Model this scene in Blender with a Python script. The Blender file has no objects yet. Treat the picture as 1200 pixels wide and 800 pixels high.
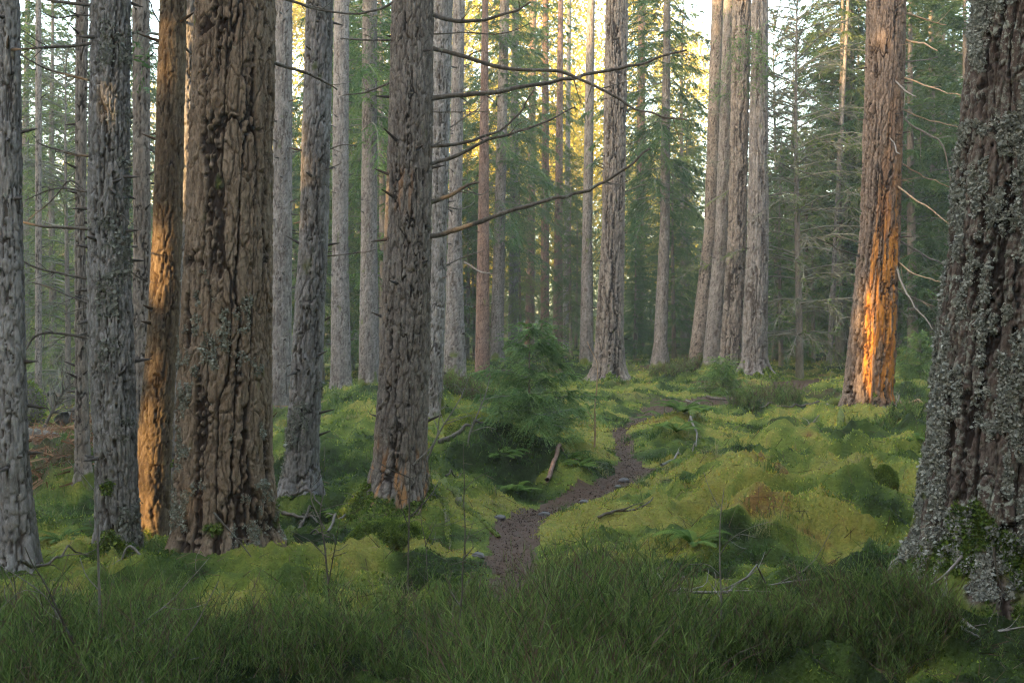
import bpy, math, random
import numpy as np
from mathutils import Vector, Matrix

random.seed(7); RNG = np.random.default_rng(7)
R = math.radians
scene = bpy.context.scene
COL = scene.collection

# ------------------------------------------------------------------ camera
F = 1200 * 40 / 36.0            # focal length in photo pixels
CZ = 1.6; HOR = 395.0
cam = bpy.data.cameras.new('camera'); cam.lens = 40; cam.sensor_width = 36
cam.shift_y = -(400 - HOR) / 1200.0
cam.clip_start = 0.05; cam.clip_end = 3000
cam_o = bpy.data.objects.new('camera', cam); COL.objects.link(cam_o)
cam_o.location = (0, 0, CZ); cam_o.rotation_euler = (R(90), 0, 0)
scene.camera = cam_o

# ------------------------------------------------------------------ sky, sun, exposure
SUN_EL = 10.0
SH = np.array([-0.74, -0.673]); SH /= np.linalg.norm(SH)      # horizontal direction towards the sun
SUN = np.array([SH[0] * math.cos(R(SUN_EL)), SH[1] * math.cos(R(SUN_EL)), math.sin(R(SUN_EL))])
world = bpy.data.worlds.new("World"); scene.world = world; world.use_nodes = True
nt = world.node_tree; nt.nodes.clear()
sky = nt.nodes.new('ShaderNodeTexSky'); sky.sky_type = 'NISHITA'; sky.sun_disc = False
sky.sun_elevation = R(SUN_EL); sky.sun_rotation = math.atan2(SH[0], SH[1])
sky.air_density = 1.0; sky.dust_density = 1.8; sky.ozone_density = 0.0; sky.altitude = 200
bg = nt.nodes.new('ShaderNodeBackground'); bg.inputs['Strength'].default_value = 0.15
wo = nt.nodes.new('ShaderNodeOutputWorld')
nt.links.new(sky.outputs[0], bg.inputs[0]); nt.links.new(bg.outputs[0], wo.inputs[0])
sun = bpy.data.lights.new('sun', 'SUN'); sun.energy = 2.1; sun.angle = R(0.53); sun.color = (1.0, 0.66, 0.29)
sun_o = bpy.data.objects.new('sun', sun); COL.objects.link(sun_o)
sun_o.rotation_euler = Vector(SUN).to_track_quat('Z', 'Y').to_euler()
vs = scene.view_settings
vs.view_transform = 'Standard'; vs.look = 'None'; vs.gamma = 1.0; vs.use_curve_mapping = False
vs.exposure = 3.75
cy = scene.cycles
cy.max_bounces = 6; cy.diffuse_bounces = 3; cy.glossy_bounces = 2; cy.transmission_bounces = 3
cy.volume_bounces = 0; cy.use_denoising = True; cy.use_adaptive_sampling = False; scene.cycles.filter_width = 1.2; cy.caustics_reflective = False; cy.caustics_refractive = False

# ------------------------------------------------------------------ noise
def _h(ix, iy, iz, seed):
    M = np.uint32
    h = (ix.astype(np.int64) * 374761393 + iy.astype(np.int64) * 668265263 + iz.astype(np.int64) * 2147483647 + seed * 974711) & 0xFFFFFFFF
    h = h.astype(np.uint64)
    h = ((h ^ (h >> np.uint64(13))) * np.uint64(1274126177)) & np.uint64(0xFFFFFFFF)
    h = ((h ^ (h >> np.uint64(15))) * np.uint64(2246822519)) & np.uint64(0xFFFFFFFF)
    h = h ^ (h >> np.uint64(16))
    return (h & np.uint64(0xFFFFFF)).astype(np.float32) / np.float32(0xFFFFFF)

def vnoise(x, y, z=None, seed=0):
    x = np.asarray(x, np.float64); y = np.asarray(y, np.float64)
    z = np.zeros_like(x) if z is None else np.asarray(z, np.float64)
    fx, fy, fz = np.floor(x), np.floor(y), np.floor(z)
    ix, iy, iz = fx.astype(np.int64), fy.astype(np.int64), fz.astype(np.int64)
    tx, ty, tz = x - fx, y - fy, z - fz
    q = lambda t: t * t * t * (t * (t * 6 - 15) + 10)
    tx, ty, tz = q(tx), q(ty), q(tz)
    flat = not np.any(tz)
    r = 0
    for dz in ((0,) if flat else (0, 1)):
        wz = 1.0 if flat else (tz if dz else 1 - tz)
        for dy in (0, 1):
            wy = ty if dy else 1 - ty
            for dx in (0, 1):
                wx = tx if dx else 1 - tx
                r = r + _h(ix + dx, iy + dy, iz + dz, seed) * wx * wy * wz
    return r * 2 - 1

def fbm(x, y, z=None, oct=3, seed=0):
    r = 0; a = 1.0; s = 0
    for i in range(oct):
        k = 2.03 ** i
        r = r + a * vnoise(x * k + 17.3 * i, y * k - 9.1 * i, None if z is None else z * k, seed + i)
        s += a; a *= 0.5
    return r / s

def worley(u, v, nu, seed):
    """periodic in u (period nu): distance to the border between cells, a random number per cell"""
    iu, iv = np.floor(u).astype(np.int64), np.floor(v).astype(np.int64)
    f1 = np.full(u.shape, 9.0); f2 = np.full(u.shape, 9.0); cid = np.zeros(u.shape)
    zero = np.zeros_like(iu)
    for dx in (-1, 0, 1):
        for dy in (-1, 0, 1):
            cx, cyy = iu + dx, iv + dy
            a = _h(cx % nu, cyy, zero, seed); b = _h(cx % nu, cyy, zero + 1, seed); c = _h(cx % nu, cyy, zero + 2, seed)
            d = np.hypot(cx + .1 + .8 * a - u, cyy + .05 + .9 * b - v)
            n = d < f1
            f2 = np.where(n, f1, np.minimum(f2, d)); cid = np.where(n, c, cid); f1 = np.where(n, d, f1)
    return f2 - f1, cid

def sstep(a, b, x):
    t = np.clip((np.asarray(x) - a) / (b - a), 0, 1); return t * t * (3 - 2 * t)

# ------------------------------------------------------------------ mesh helpers
def make_mesh(name, V, faces, mats, smooth=False, attrs=None, matidx=None):
    """faces: list of int arrays (n,3) / (n,4)"""
    V = np.asarray(V, np.float32)
    me = bpy.data.meshes.new(name)
    me.vertices.add(len(V)); me.vertices.foreach_set('co', V.ravel())
    faces = [np.asarray(f, np.int32) for f in faces if len(f)]
    loops = np.concatenate([f.ravel() for f in faces])
    counts = np.concatenate([np.full(len(f), f.shape[1], np.int32) for f in faces])
    starts = np.concatenate([[0], np.cumsum(counts)[:-1]]).astype(np.int32)
    me.loops.add(len(loops)); me.loops.foreach_set('vertex_index', loops)
    me.polygons.add(len(counts)); me.polygons.foreach_set('loop_start', starts)
    if smooth: me.polygons.foreach_set('use_smooth', np.ones(len(counts), bool))
    for m in (mats if isinstance(mats, (list, tuple)) else [mats]): me.materials.append(m)
    if matidx is not None: me.polygons.foreach_set('material_index', np.asarray(matidx, np.int32))
    for k, a in (attrs or {}).items():
        at = me.attributes.new(k, 'FLOAT', 'POINT'); at.data.foreach_set('value', np.asarray(a, np.float32))
    me.update(calc_edges=True)
    return me

def link(name, me, parent=None, loc=(0, 0, 0), rz=0, sc=1.0):
    o = bpy.data.objects.new(name, me); COL.objects.link(o)
    o.location = loc; o.rotation_euler = (0, 0, rz)
    o.scale = (sc, sc, sc) if not hasattr(sc, '__len__') else sc
    if parent is not None: o.parent = parent
    return o

def tag(o, label=None, cat=None, group=None, kind=None):
    for k, v in (('label', label), ('category', cat), ('group', group), ('kind', kind)):
        if v: o[k] = v
    return o

class Geo:
    """collects vertices and faces of one mesh"""
    def __init__(s): s.V = []; s.T = []; s.Q = []; s.mT = []; s.mQ = []; s.A = []; s.n = 0
    def add(s, V, T=None, Q=None, a=0.5, m=0):
        V = np.asarray(V, np.float64).reshape(-1, 3)
        if T is not None and len(T): s.T.append(np.asarray(T) + s.n); s.mT.append(np.full(len(T), m))
        if Q is not None and len(Q): s.Q.append(np.asarray(Q) + s.n); s.mQ.append(np.full(len(Q), m))
        s.V.append(V); s.A.append(np.broadcast_to(np.asarray(a, float), (len(V),))); s.n += len(V)
    def tris(s, P, a=0.5, m=0):
        """P (n,3,3)"""
        n = len(P)
        if n: s.add(P.reshape(-1, 3), T=np.arange(3 * n).reshape(-1, 3), a=np.repeat(np.broadcast_to(np.asarray(a, float), (n,)), 3), m=m)
    def quads(s, P, a=0.5, m=0):
        n = len(P)
        if n: s.add(P.reshape(-1, 3), Q=np.arange(4 * n).reshape(-1, 4), a=np.repeat(np.broadcast_to(np.asarray(a, float), (n,)), 4), m=m)
    def mesh(s, name, mats, smooth=False):
        fs, mi = [], []
        if s.T: fs.append(np.concatenate(s.T)); mi.append(np.concatenate(s.mT))
        if s.Q: fs.append(np.concatenate(s.Q)); mi.append(np.concatenate(s.mQ))
        return make_mesh(name, np.concatenate(s.V), fs, mats, smooth, {'tint': np.concatenate(s.A)}, np.concatenate(mi))

def unit(v):
    v = np.asarray(v, float); return v / (np.linalg.norm(v, axis=-1, keepdims=True) + 1e-9)

def tube(P, r, ns=6, seed=0, rough=0.0):
    """round tapering tube along the points P with radii r; returns V, quads"""
    P = np.asarray(P, float); n = len(P); r = np.broadcast_to(np.asarray(r, float), (n,))
    Tn = unit(np.gradient(P, axis=0))
    ref = np.array([0, 0, 1.0]) if abs(Tn[:, 2]).mean() < 0.8 else np.array([1.0, 0, 0])
    A = unit(np.cross(Tn, ref)); B = np.cross(Tn, A)
    th = np.linspace(0, 2 * np.pi, ns, endpoint=False)
    rr = r[:, None] * np.ones((1, ns))
    if rough:
        rr = rr * (1 + rough * (np.random.default_rng(seed).random((n, ns)) - .5) * 2)
    V = P[:, None, :] + rr[..., None] * (np.cos(th)[None, :, None] * A[:, None, :] + np.sin(th)[None, :, None] * B[:, None, :])
    i = np.arange(n - 1)[:, None] * ns; j = np.arange(ns)[None, :]; k = (j + 1) % ns
    Q = np.stack([i + j, i + k, i + ns + k, i + ns + j], -1).reshape(-1, 4)
    return V.reshape(-1, 3), Q

def smooth_line(P, n):
    """Catmull-Rom through the points, n samples"""
    P = np.asarray(P, float)
    if len(P) == 2: return P[0] + (P[1] - P[0]) * np.linspace(0, 1, n)[:, None]
    E = np.vstack([2 * P[0] - P[1], P, 2 * P[-1] - P[-2]])
    t = np.linspace(0, len(P) - 1 - 1e-6, n); i = t.astype(int); f = (t - i)[:, None]
    a, b, c, d = E[i], E[i + 1], E[i + 2], E[i + 3]
    return 0.5 * (2 * b + (c - a) * f + (2 * a - 5 * b + 4 * c - d) * f ** 2 + (3 * b - a - 3 * c + d) * f ** 3)

def ribbons(g, O, E, w, a=0.5, m=0, face=None):
    """thin flat strips from O to E (n,3), base width w tapering to a point"""
    O = np.asarray(O, float); E = np.asarray(E, float)
    d = unit(E - O)
    if face is None: face = unit(RNG.normal(size=O.shape))
    s = unit(np.cross(d, face)) * (np.broadcast_to(np.asarray(w, float), (len(O),))[:, None] * .5)
    P = np.stack([O - s, O + s, E + s * .35, E - s * .35], 1)
    g.quads(P, a, m)

def px2w(px, py, D): return np.array([(px - 600) / F * D, D, CZ - (py - HOR) / F * D])

# ------------------------------------------------------------------ terrain
CTRL = []
def cp(px, py, D): CTRL.append(px2w(px, py, D))
for a in [(20,657,8),(140,674,8.5),(175,642,9.5),(205,612,11),(265,652,8.5),(350,588,11.5),(465,604,10.5),(105,590,12),(165,578,13),
          (330,489,20),(400,462,26),(432,460,28),(508,500,17),(532,460,24),(565,448,30),(582,425,38),(601,420,42),(653,417,44),(688,428,36),
          (713,451,26),(749,405,50),(775,430,34),(817,436,32),(855,441,30),(882,443,29.5),(1017,512,20),(980,430,36),(945,427,38),(1054,415,38),
          (1095,395,44),(45,488,24),(60,520,18),(40,482,34),(1150,690,7.2),(0,800,5.25),(300,800,5.25),(600,800,5.25),(900,800,5.25),(1200,800,5.25),
          (600,640,8.7),(720,565,12.4),(746,550,13.2),(727,515,16),(752,490,19),(860,467,23),(940,450,27),(900,560,12.6),(1060,600,10.3),
          (800,600,10.6),(1090,405,36),(950,510,16.5),(1100,480,19),(250,560,14),(440,540,13.5),(575,545,13),(900,650,8.6),(420,660,8.4),
          (60,600,11),(1250,560,12)]: cp(*a)
for a in [(-200,80,1.5),(-60,80,1.5),(0,80,2.0),(60,85,3.0),(160,80,4.0),(-150,200,4),(0,220,5),(150,220,7),(-14,10,-.2),(-20,25,-.2),(-30,-20,0),
          (0,-25,0),(25,-15,.3),(16,10,.3),(24,25,1.2),(0,0,0),(-3,2,0),(3,2,0),(40,45,2.6),(-45,40,.3)]: CTRL.append(np.array(a, float))
CTRL = np.array(CTRL)
HUMPS = []                                                    # mounds round the feet of the trees: x, y, radii, height
for px_, py_, rx_, ry_, hh_, D_ in [(262,650,1.05,1.1,.30,8.5),(470,612,1.0,1.1,.26,10.5),(1017,490,1.7,1.9,.50,20),(713,455,1.6,1.7,.28,26),(350,592,.6,.7,.14,11.5),
          (882,445,1.4,1.4,.24,29.5),(835,440,1.4,1.3,.2,31),(1150,690,1.2,1.0,.22,7.2),(130,660,.9,1.0,.18,9)]:
    q_ = px2w(px_, py_, D_); HUMPS.append((q_[0], q_[1], rx_, ry_, hh_))
for hx, hy, rx, ry, hh in HUMPS: CTRL[:, 2] -= hh * np.exp(-(((CTRL[:, 0] - hx) / rx) ** 2 + ((CTRL[:, 1] - hy) / ry) ** 2))
def _phi(r2): return 0.5 * r2 * np.log(r2 + 1e-9)
def _solve():
    X = CTRL[:, :2] / 10; n = len(X)
    K = _phi(((X[:, None] - X[None]) ** 2).sum(-1)) + np.eye(n) * 0.02
    Pm = np.hstack([np.ones((n, 1)), X]); A = np.zeros((n + 3, n + 3)); A[:n, :n] = K; A[:n, n:] = Pm; A[n:, :n] = Pm.T
    return np.linalg.solve(A, np.concatenate([CTRL[:, 2], np.zeros(3)]))
_W = _solve()
def h_base(x, y):
    x = np.asarray(x, float); y = np.asarray(y, float); sh = x.shape
    xf, yf = x.ravel() / 10, y.ravel() / 10; out = np.empty(xf.shape); X = CTRL[:, :2] / 10
    for i in range(0, len(xf), 40000):
        s = slice(i, i + 40000)
        r2 = (xf[s, None] - X[None, :, 0]) ** 2 + (yf[s, None] - X[None, :, 1]) ** 2
        out[s] = _phi(r2) @ _W[:-3] + _W[-3] + _W[-2] * xf[s] + _W[-1] * yf[s]
    return np.clip(out, -1.2, 9).reshape(sh)

def ground_px(px, py):
    """the ground point seen at a photo pixel (on the smooth terrain)"""
    D = np.geomspace(3.5, 120, 3000); P = px2w(px, py, D)
    X, Y, Z = (px - 600) / F * D, D, CZ - (py - HOR) / F * D
    b = np.nonzero(Z < h_base(X, Y))[0]
    i = b[0] if len(b) else len(D) - 1
    return np.array([X[i], Y[i]])

PATH = [(606,700,.18),(602,672,.20),(600,648,.22),(602,624,.23),(628,603,.22),(676,581,.23),(720,566,.25),(743,551,.24),(733,532,.17),(727,516,.17),
        (736,503,.20),(752,491,.22),(774,480,.28),(815,471,.42),(862,467,.5),(905,459,.55),(940,450,.6),(985,443,.5)]
PP = np.array([np.append(ground_px(a, b), w) for a, b, w in PATH])
PP = smooth_line(PP, 140)
def path_d(x, y):
    """signed: distance to the path's edge (negative on the path)"""
    x = np.asarray(x, float).ravel(); y = np.asarray(y, float).ravel()
    out = np.full(x.shape, 50.0)
    near = np.nonzero((x > -3) & (x < 14) & (y > 6) & (y < 34))[0]
    for i in range(0, len(near), 30000):
        k = near[i:i + 30000]
        d = np.hypot(x[k, None] - PP[None, :, 0], y[k, None] - PP[None, :, 1]) - PP[None, :, 2]
        out[k] = d.min(1)
    return out

# hummocks: px, py, radius x, radius y, height
def hump(px, py, rx, ry, hgt, D=None):
    p = ground_px(px, py) if D is None else px2w(px, py, D)[:2]
    HUMPS.append((p[0], p[1], rx, ry, hgt))
for a in [(575,545,.55,.5,.33),(548,560,.5,.5,.2),(600,570,.35,.4,.15),(850,568,.7,.7,.20),(900,590,.6,.5,.15),(800,585,.5,.5,.10),
          (905,640,.45,.4,.13),(960,580,.6,.6,.14),(1000,560,.7,.6,.14),(790,515,1.0,1.0,.26),(830,500,.8,.8,.16),(650,560,.5,.45,.14),
          (300,705,.8,.4,.06),(430,690,.6,.4,.05),(880,530,.8,.7,.14),(960,540,.7,.6,.13),(1060,560,.6,.6,.15),(740,470,.9,.8,.12),
          (400,520,1.2,1.0,.18),(60,560,1.2,1.0,.16),(60,640,.7,.6,.12),(690,540,.6,.6,.10),(760,620,.5,.5,.08),(980,640,.5,.4,.10),
          (1000,690,.5,.4,.08),(480,560,.6,.6,.12)]: hump(*a)
_r = np.random.default_rng(404)
for _ in range(230):
    a_ = _r.uniform(-.42, .45); d_ = 8 * (26 / 8) ** _r.random(); s_ = _r.uniform(.16, .5) * (d_ / 12) ** .4
    if min(math.hypot(q[0] - a_ * d_, q[1] - d_) for q in HUMPS[:9]) < 1.5 or (d_ < 10.5 and a_ < -.05): continue
    if np.min(np.hypot(PP[:, 0] - a_ * d_, PP[:, 1] - d_)) < 1.1 + s_: continue
    HUMPS.append((a_ * d_, d_, s_ * _r.uniform(.8, 1.6), s_, _r.uniform(.3, .6) * s_))
p_ = ground_px(622, 575); GULLY = (p_[0], p_[1])

def h(x, y, fine=True):
    x = np.asarray(x, float); y = np.asarray(y, float)
    z = h_base(x, y)
    for hx, hy, rx, ry, hh in HUMPS:
        z = z + hh * np.exp(-(((x - hx) / rx) ** 2 + ((y - hy) / ry) ** 2))
    z = z - 0.17 * np.exp(-(((x - GULLY[0]) / .22) ** 2 + ((y - GULLY[1]) / .55) ** 2))
    pd = path_d(x, y).reshape(x.shape)
    soft = sstep(-0.05, 0.5, pd)
    z = z + (0.05 * soft * (fbm(x * .9, y * .9, oct=2, seed=3) + .2) * 2)
    if fine:
        lump = np.abs(fbm(x * 2.3, y * 2.3, oct=2, seed=11))
        z = z + soft * (0.22 * (0.42 - lump ** .8) + 0.065 * fbm(x * 6, y * 6, oct=2, seed=12) + .022 * vnoise(x * 17, y * 17, seed=15)) + 0.012 * vnoise(x * 16, y * 16, seed=14)
    return z - 0.05 * (1 - sstep(-.15, .1, pd))
def hz(x, y): return float(h(np.array([x]), np.array([y]))[0])

# ------------------------------------------------------------------ materials
def new_mat(name):
    m = bpy.data.materials.new(name); m.use_nodes = True
    t = m.node_tree; t.nodes.clear()
    return m, t
def N(t, typ, **kw):
    n = t.nodes.new(typ)
    for k, v in kw.items():
        if k.startswith('i_'):
            key = k[2:]; key = int(key) if key.isdigit() else key.replace('_', ' ')
            n.inputs[key].default_value = v
        else: setattr(n, k, v)
    return n
def mixc(t, fac, a, b, blend='MIX'):
    n = t.nodes.new('ShaderNodeMix'); n.data_type = 'RGBA'; n.blend_type = blend
    for sock, v in ((n.inputs[0], fac), (n.inputs[6], a), (n.inputs[7], b)):
        if isinstance(v, bpy.types.NodeSocket): t.links.new(v, sock)
        elif isinstance(v, (int, float)): sock.default_value = v
        else: sock.default_value = (*v, 1)
    return n.outputs[2]
def ramp(t, src, stops):
    n = t.nodes.new('ShaderNodeValToRGB'); e = n.color_ramp.elements
    while len(e) < len(stops): e.new(0.5)
    for q, (p, c) in zip(e, stops):
        q.position = p; q.color = (*c, 1) if hasattr(c, '__len__') else (c, c, c, 1)
    t.links.new(src, n.inputs[0]); return n.outputs[0]
def attr(t, name): return N(t, 'ShaderNodeAttribute', attribute_name=name).outputs['Fac']
def noise(t, scale, detail=3, vec=None, rough=.6, dist=0.0):
    n = N(t, 'ShaderNodeTexNoise'); n.inputs['Scale'].default_value = scale; n.inputs['Detail'].default_value = detail
    n.inputs['Roughness'].default_value = rough; n.inputs['Distortion'].default_value = dist
    if vec is not None: t.links.new(vec, n.inputs['Vector'])
    return n.outputs['Fac']
def math_(t, op, a, b=0.0):
    n = N(t, 'ShaderNodeMath', operation=op)
    for i, v in enumerate((a, b)):
        if isinstance(v, bpy.types.NodeSocket): t.links.new(v, n.inputs[i])
        else: n.inputs[i].default_value = v
    return n.outputs[0]
def finish(t, col, rough=.9, bump=None, bstr=.4, bdist=.01, spec=.15, trans=None):
    p = N(t, 'ShaderNodeBsdfPrincipled'); p.inputs['Roughness'].default_value = rough; p.inputs['Specular IOR Level'].default_value = spec
    if isinstance(col, bpy.types.NodeSocket): t.links.new(col, p.inputs['Base Color'])
    else: p.inputs['Base Color'].default_value = (*col, 1)
    if bump is not None:
        b = N(t, 'ShaderNodeBump'); b.inputs['Strength'].default_value = bstr; b.inputs['Distance'].default_value = bdist
        t.links.new(bump, b.inputs['Height']); t.links.new(b.outputs[0], p.inputs['Normal'])
    o = N(t, 'ShaderNodeOutputMaterial'); out = p.outputs[0]
    if trans:
        tr = N(t, 'ShaderNodeBsdfTranslucent')
        if isinstance(col, bpy.types.NodeSocket): t.links.new(col, tr.inputs[0])
        else: tr.inputs[0].default_value = (*col, 1)
        mx = N(t, 'ShaderNodeMixShader'); mx.inputs[0].default_value = trans
        t.links.new(out, mx.inputs[1]); t.links.new(tr.outputs[0], mx.inputs[2]); out = mx.outputs[0]
    t.links.new(out, o.inputs[0])

def bark_mat(name, plate, plate2, furrow, lichen=(.30, .31, .24), lich_lo=.58, moss=(.055, .065, .012), torn=(.52, .21, .035), fine=60):
    m, t = new_mat(name)
    tc = N(t, 'ShaderNodeTexCoord').outputs['Object']
    mp = N(t, 'ShaderNodeMapping'); mp.inputs['Scale'].default_value = (1, 1, .3); t.links.new(tc, mp.inputs[0]); sv = mp.outputs[0]
    big = noise(t, 2.2, 3, tc); med = noise(t, 26 if fine > 40 else 14, 5, sv, .75); fin = noise(t, fine, 4, sv, .7)
    c = mixc(t, ramp(t, big, [(.35, 0), (.65, 1)]), plate, plate2)
    c = mixc(t, ramp(t, med, [(.3, 0), (.7, 1)]), mixc(t, 1.0, c, (.58, .56, .54), 'MULTIPLY'), mixc(t, 1.0, c, (1.40, 1.39, 1.37), 'MULTIPLY'))
    c = mixc(t, ramp(t, fin, [(.36, .6), (.5, 0)]), c, mixc(t, .6, c, furrow))
    lic = math_(t, 'MULTIPLY', ramp(t, noise(t, 26, 5, tc, .75), [(lich_lo, 0), (lich_lo + .06, 1)]), ramp(t, noise(t, 3.1, 2, tc), [(.4, .15), (.62, 1)]))
    c = mixc(t, math_(t, 'MULTIPLY', lic, .8), c, lichen)
    c = mixc(t, attr(t, 'furrow'), c, furrow)  # inner bark in the furrows, darkened further to put crevice shade into the colour
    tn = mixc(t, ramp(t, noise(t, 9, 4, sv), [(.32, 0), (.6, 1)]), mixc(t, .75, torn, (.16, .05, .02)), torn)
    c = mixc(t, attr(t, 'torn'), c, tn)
    mo = mixc(t, noise(t, 30, 3, tc), moss, tuple(v * 2.1 for v in moss))
    c = mixc(t, attr(t, 'moss'), c, mo)
    finish(t, c, .92, math_(t, 'ADD', math_(t, 'MULTIPLY', fin, .6), med), .8, .012, .12)
    return m

def foliage_mat(name, stops, trans=.3, rough=.55, var=.25):
    m, t = new_mat(name)
    c = ramp(t, attr(t, 'tint'), stops)
    oi = N(t, 'ShaderNodeObjectInfo').outputs['Random']
    c = mixc(t, oi, mixc(t, 1.0, c, (1 - var, 1 - var, 1 - var * .6), 'MULTIPLY'), mixc(t, 1.0, c, (1 + var, 1 + var * .7, 1), 'MULTIPLY'))
    finish(t, c, rough, trans=trans, spec=.08)
    return m

M = {}
M['bark_brown'] = bark_mat('bark_brown', (.185, .128, .084), (.235, .172, .120), (.018, .009, .005), lich_lo=.62)
M['bark_grey'] = bark_mat('bark_grey', (.185, .166, .150), (.27, .248, .232), (.045, .033, .025))
M['bark_mid'] = bark_mat('bark_mid', (.165, .133, .109), (.22, .184, .156), (.020, .013, .009))
M['bark_far'] = bark_mat('bark_far', (.155, .135, .122), (.205, .183, .168), (.050, .037, .029), fine=30)
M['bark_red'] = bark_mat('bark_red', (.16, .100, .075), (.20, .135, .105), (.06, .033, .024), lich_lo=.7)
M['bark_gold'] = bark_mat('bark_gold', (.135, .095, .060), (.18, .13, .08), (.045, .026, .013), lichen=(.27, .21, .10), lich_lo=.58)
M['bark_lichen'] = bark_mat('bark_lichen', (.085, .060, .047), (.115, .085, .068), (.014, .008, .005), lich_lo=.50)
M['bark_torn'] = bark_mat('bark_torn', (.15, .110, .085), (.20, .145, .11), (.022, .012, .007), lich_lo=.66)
M['branch'] = bark_mat('branch', (.085, .070, .055), (.12, .10, .08), (.035, .027, .02), lichen=(.19, .20, .14), lich_lo=.56)
M['branch_pale'] = bark_mat('branch_pale', (.14, .12, .10), (.21, .185, .16), (.12, .09, .07))
M['branch_rust'] = bark_mat('branch_rust', (.30, .19, .11), (.34, .25, .16), (.12, .07, .04))
M['lichen'] = foliage_mat('lichen', [(0, (.10, .098, .072)), (.5, (.225, .22, .175)), (1, (.34, .33, .27))], .1, .9, .05)
M['needles'] = foliage_mat('needles', [(0, (.036, .078, .026)), (.5, (.072, .135, .040)), (1, (.14, .20, .055))], .3)
M['needles_pale'] = foliage_mat('needles_pale', [(0, (.062, .105, .036)), (.5, (.115, .165, .052)), (1, (.20, .24, .075))], .3)
M['needles_young'] = foliage_mat('needles_young', [(0, (.040, .078, .024)), (.5, (.105, .18, .050)), (1, (.24, .34, .10))], .3)
M['gold'] = foliage_mat('gold', [(0, (.16, .17, .03)), (.45, (.36, .30, .035)), (1, (.56, .44, .07))], .45)
M['dead_twig'] = foliage_mat('dead_twig', [(0, (.085, .08, .06)), (.5, (.14, .134, .10)), (1, (.20, .195, .15))], .0, .9, .1)
M['moss_fuzz'] = foliage_mat('moss_fuzz', [(0, (.030, .052, .010)), (.3, (.090, .135, .022)), (.6, (.215, .26, .042)), (.82, (.36, .345, .07)), (1, (.31, .175, .04))], .25, .8, .0)
M['grass'] = foliage_mat('grass', [(0, (.035, .070, .016)), (.5, (.075, .125, .026)), (.85, (.12, .15, .04)), (1, (.26, .22, .10))], .3, .6, .0)
M['berry'] = foliage_mat('berry', [(0, (.016, .030, .009)), (.45, (.070, .112, .026)), (.8, (.165, .22, .054)), (.93, (.12, .115, .045)), (1, (.10, .065, .042))], .25, .6, .0)
M['fern'] = foliage_mat('fern', [(0, (.030, .062, .010)), (.5, (.065, .115, .018)), (1, (.125, .18, .035))], .25, .8, .15)
M['needle_litter'] = foliage_mat('needle_litter', [(0, (.025, .014, .008)), (.6, (.075, .045, .027)), (1, (.16, .11, .07))], .0, .9, .0)
M['bracken'] = foliage_mat('bracken', [(0, (.09, .045, .022)), (.5, (.17, .085, .045)), (1, (.27, .16, .09))], .2, .9, .0)

def ground_material():
    m, t = new_mat('moss_ground')
    tc = N(t, 'ShaderNodeTexCoord').outputs['Object']
    fin = noise(t, 45, 4, tc, .7); med = noise(t, 9, 4, tc, .65)
    f = math_(t, 'ADD', attr(t, 'tint'), math_(t, 'MULTIPLY', math_(t, 'SUBTRACT', med, .5), .5))
    c = ramp(t, f, [(0, (.020, .030, .007)), (.3, (.055, .080, .014)), (.6, (.125, .148, .024)), (.82, (.22, .195, .040)), (1, (.18, .10, .03))])
    c = mixc(t, ramp(t, fin, [(.3, .7), (.6, 0)]), c, mixc(t, 1.0, c, (.45, .42, .4), 'MULTIPLY'))
    lit = mixc(t, fin, (.06, .032, .017), (.17, .10, .055))
    c = mixc(t, attr(t, 'litter'), c, lit)
    finish(t, c, .95, math_(t, 'ADD', fin, med), .9, .03, .1)
    return m
def path_material():
    m, t = new_mat('trodden_earth')
    tc = N(t, 'ShaderNodeTexCoord').outputs['Object']
    fin = noise(t, 70, 4, tc, .75); med = noise(t, 11, 4, tc, .65)
    c = mixc(t, med, (.038, .015, .005), (.085, .038, .014))
    c = mixc(t, ramp(t, fin, [(.55, 0), (.72, .8)]), c, (.14, .09, .055))
    c = mixc(t, ramp(t, noise(t, 24, 3, tc), [(.6, 0), (.66, .5)]), c, (.05, .065, .02))
    finish(t, c, .8, math_(t, 'ADD', fin, med), .9, .02, .3)
    return m
M['ground'] = ground_material(); M['path'] = path_material()

# colour class of the ground: 0 dark green .. .6 yellow-green moss .. 1 brown
BR = [ground_px(55, 560), ground_px(70, 520)]
def litter_at(x, y):
    v = np.zeros(np.shape(x))
    for (cx, cyy), r in zip(BR, (1.8, 3.5)):
        v = np.maximum(v, 1 - sstep(.5, 1.2, np.hypot(x - cx, (y - cyy) * .6) / r))
    v = v * sstep(-.35, .15, fbm(x * 1.3, y * 1.3, oct=3, seed=41))
    v = np.maximum(v, .75 * sstep(.28, .5, fbm(x * .8, y * .8, oct=3, seed=44)) * sstep(17, 30, y))
    return v
def tint_at(x, y):
    n = fbm(x * .55, y * .55, oct=3, seed=31); n2 = fbm(x * 1.7, y * 1.7, oct=4, seed=32)
    base = .40 + .46 * n + 1.05 * n2
    base = base + .16 * np.exp(-(((x - 3.5) / 3.5) ** 2 + ((y - 14) / 4.5) ** 2))       # yellow hummocks right of the path
    base = base - .16 * (1 - sstep(5.5, 8.5, y))                                          # darker green plants close by
    return np.clip(base, .02, .78 + .2 * sstep(.30, .5, fbm(x * 1.1, y * 1.1, oct=3, seed=37)))

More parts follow.
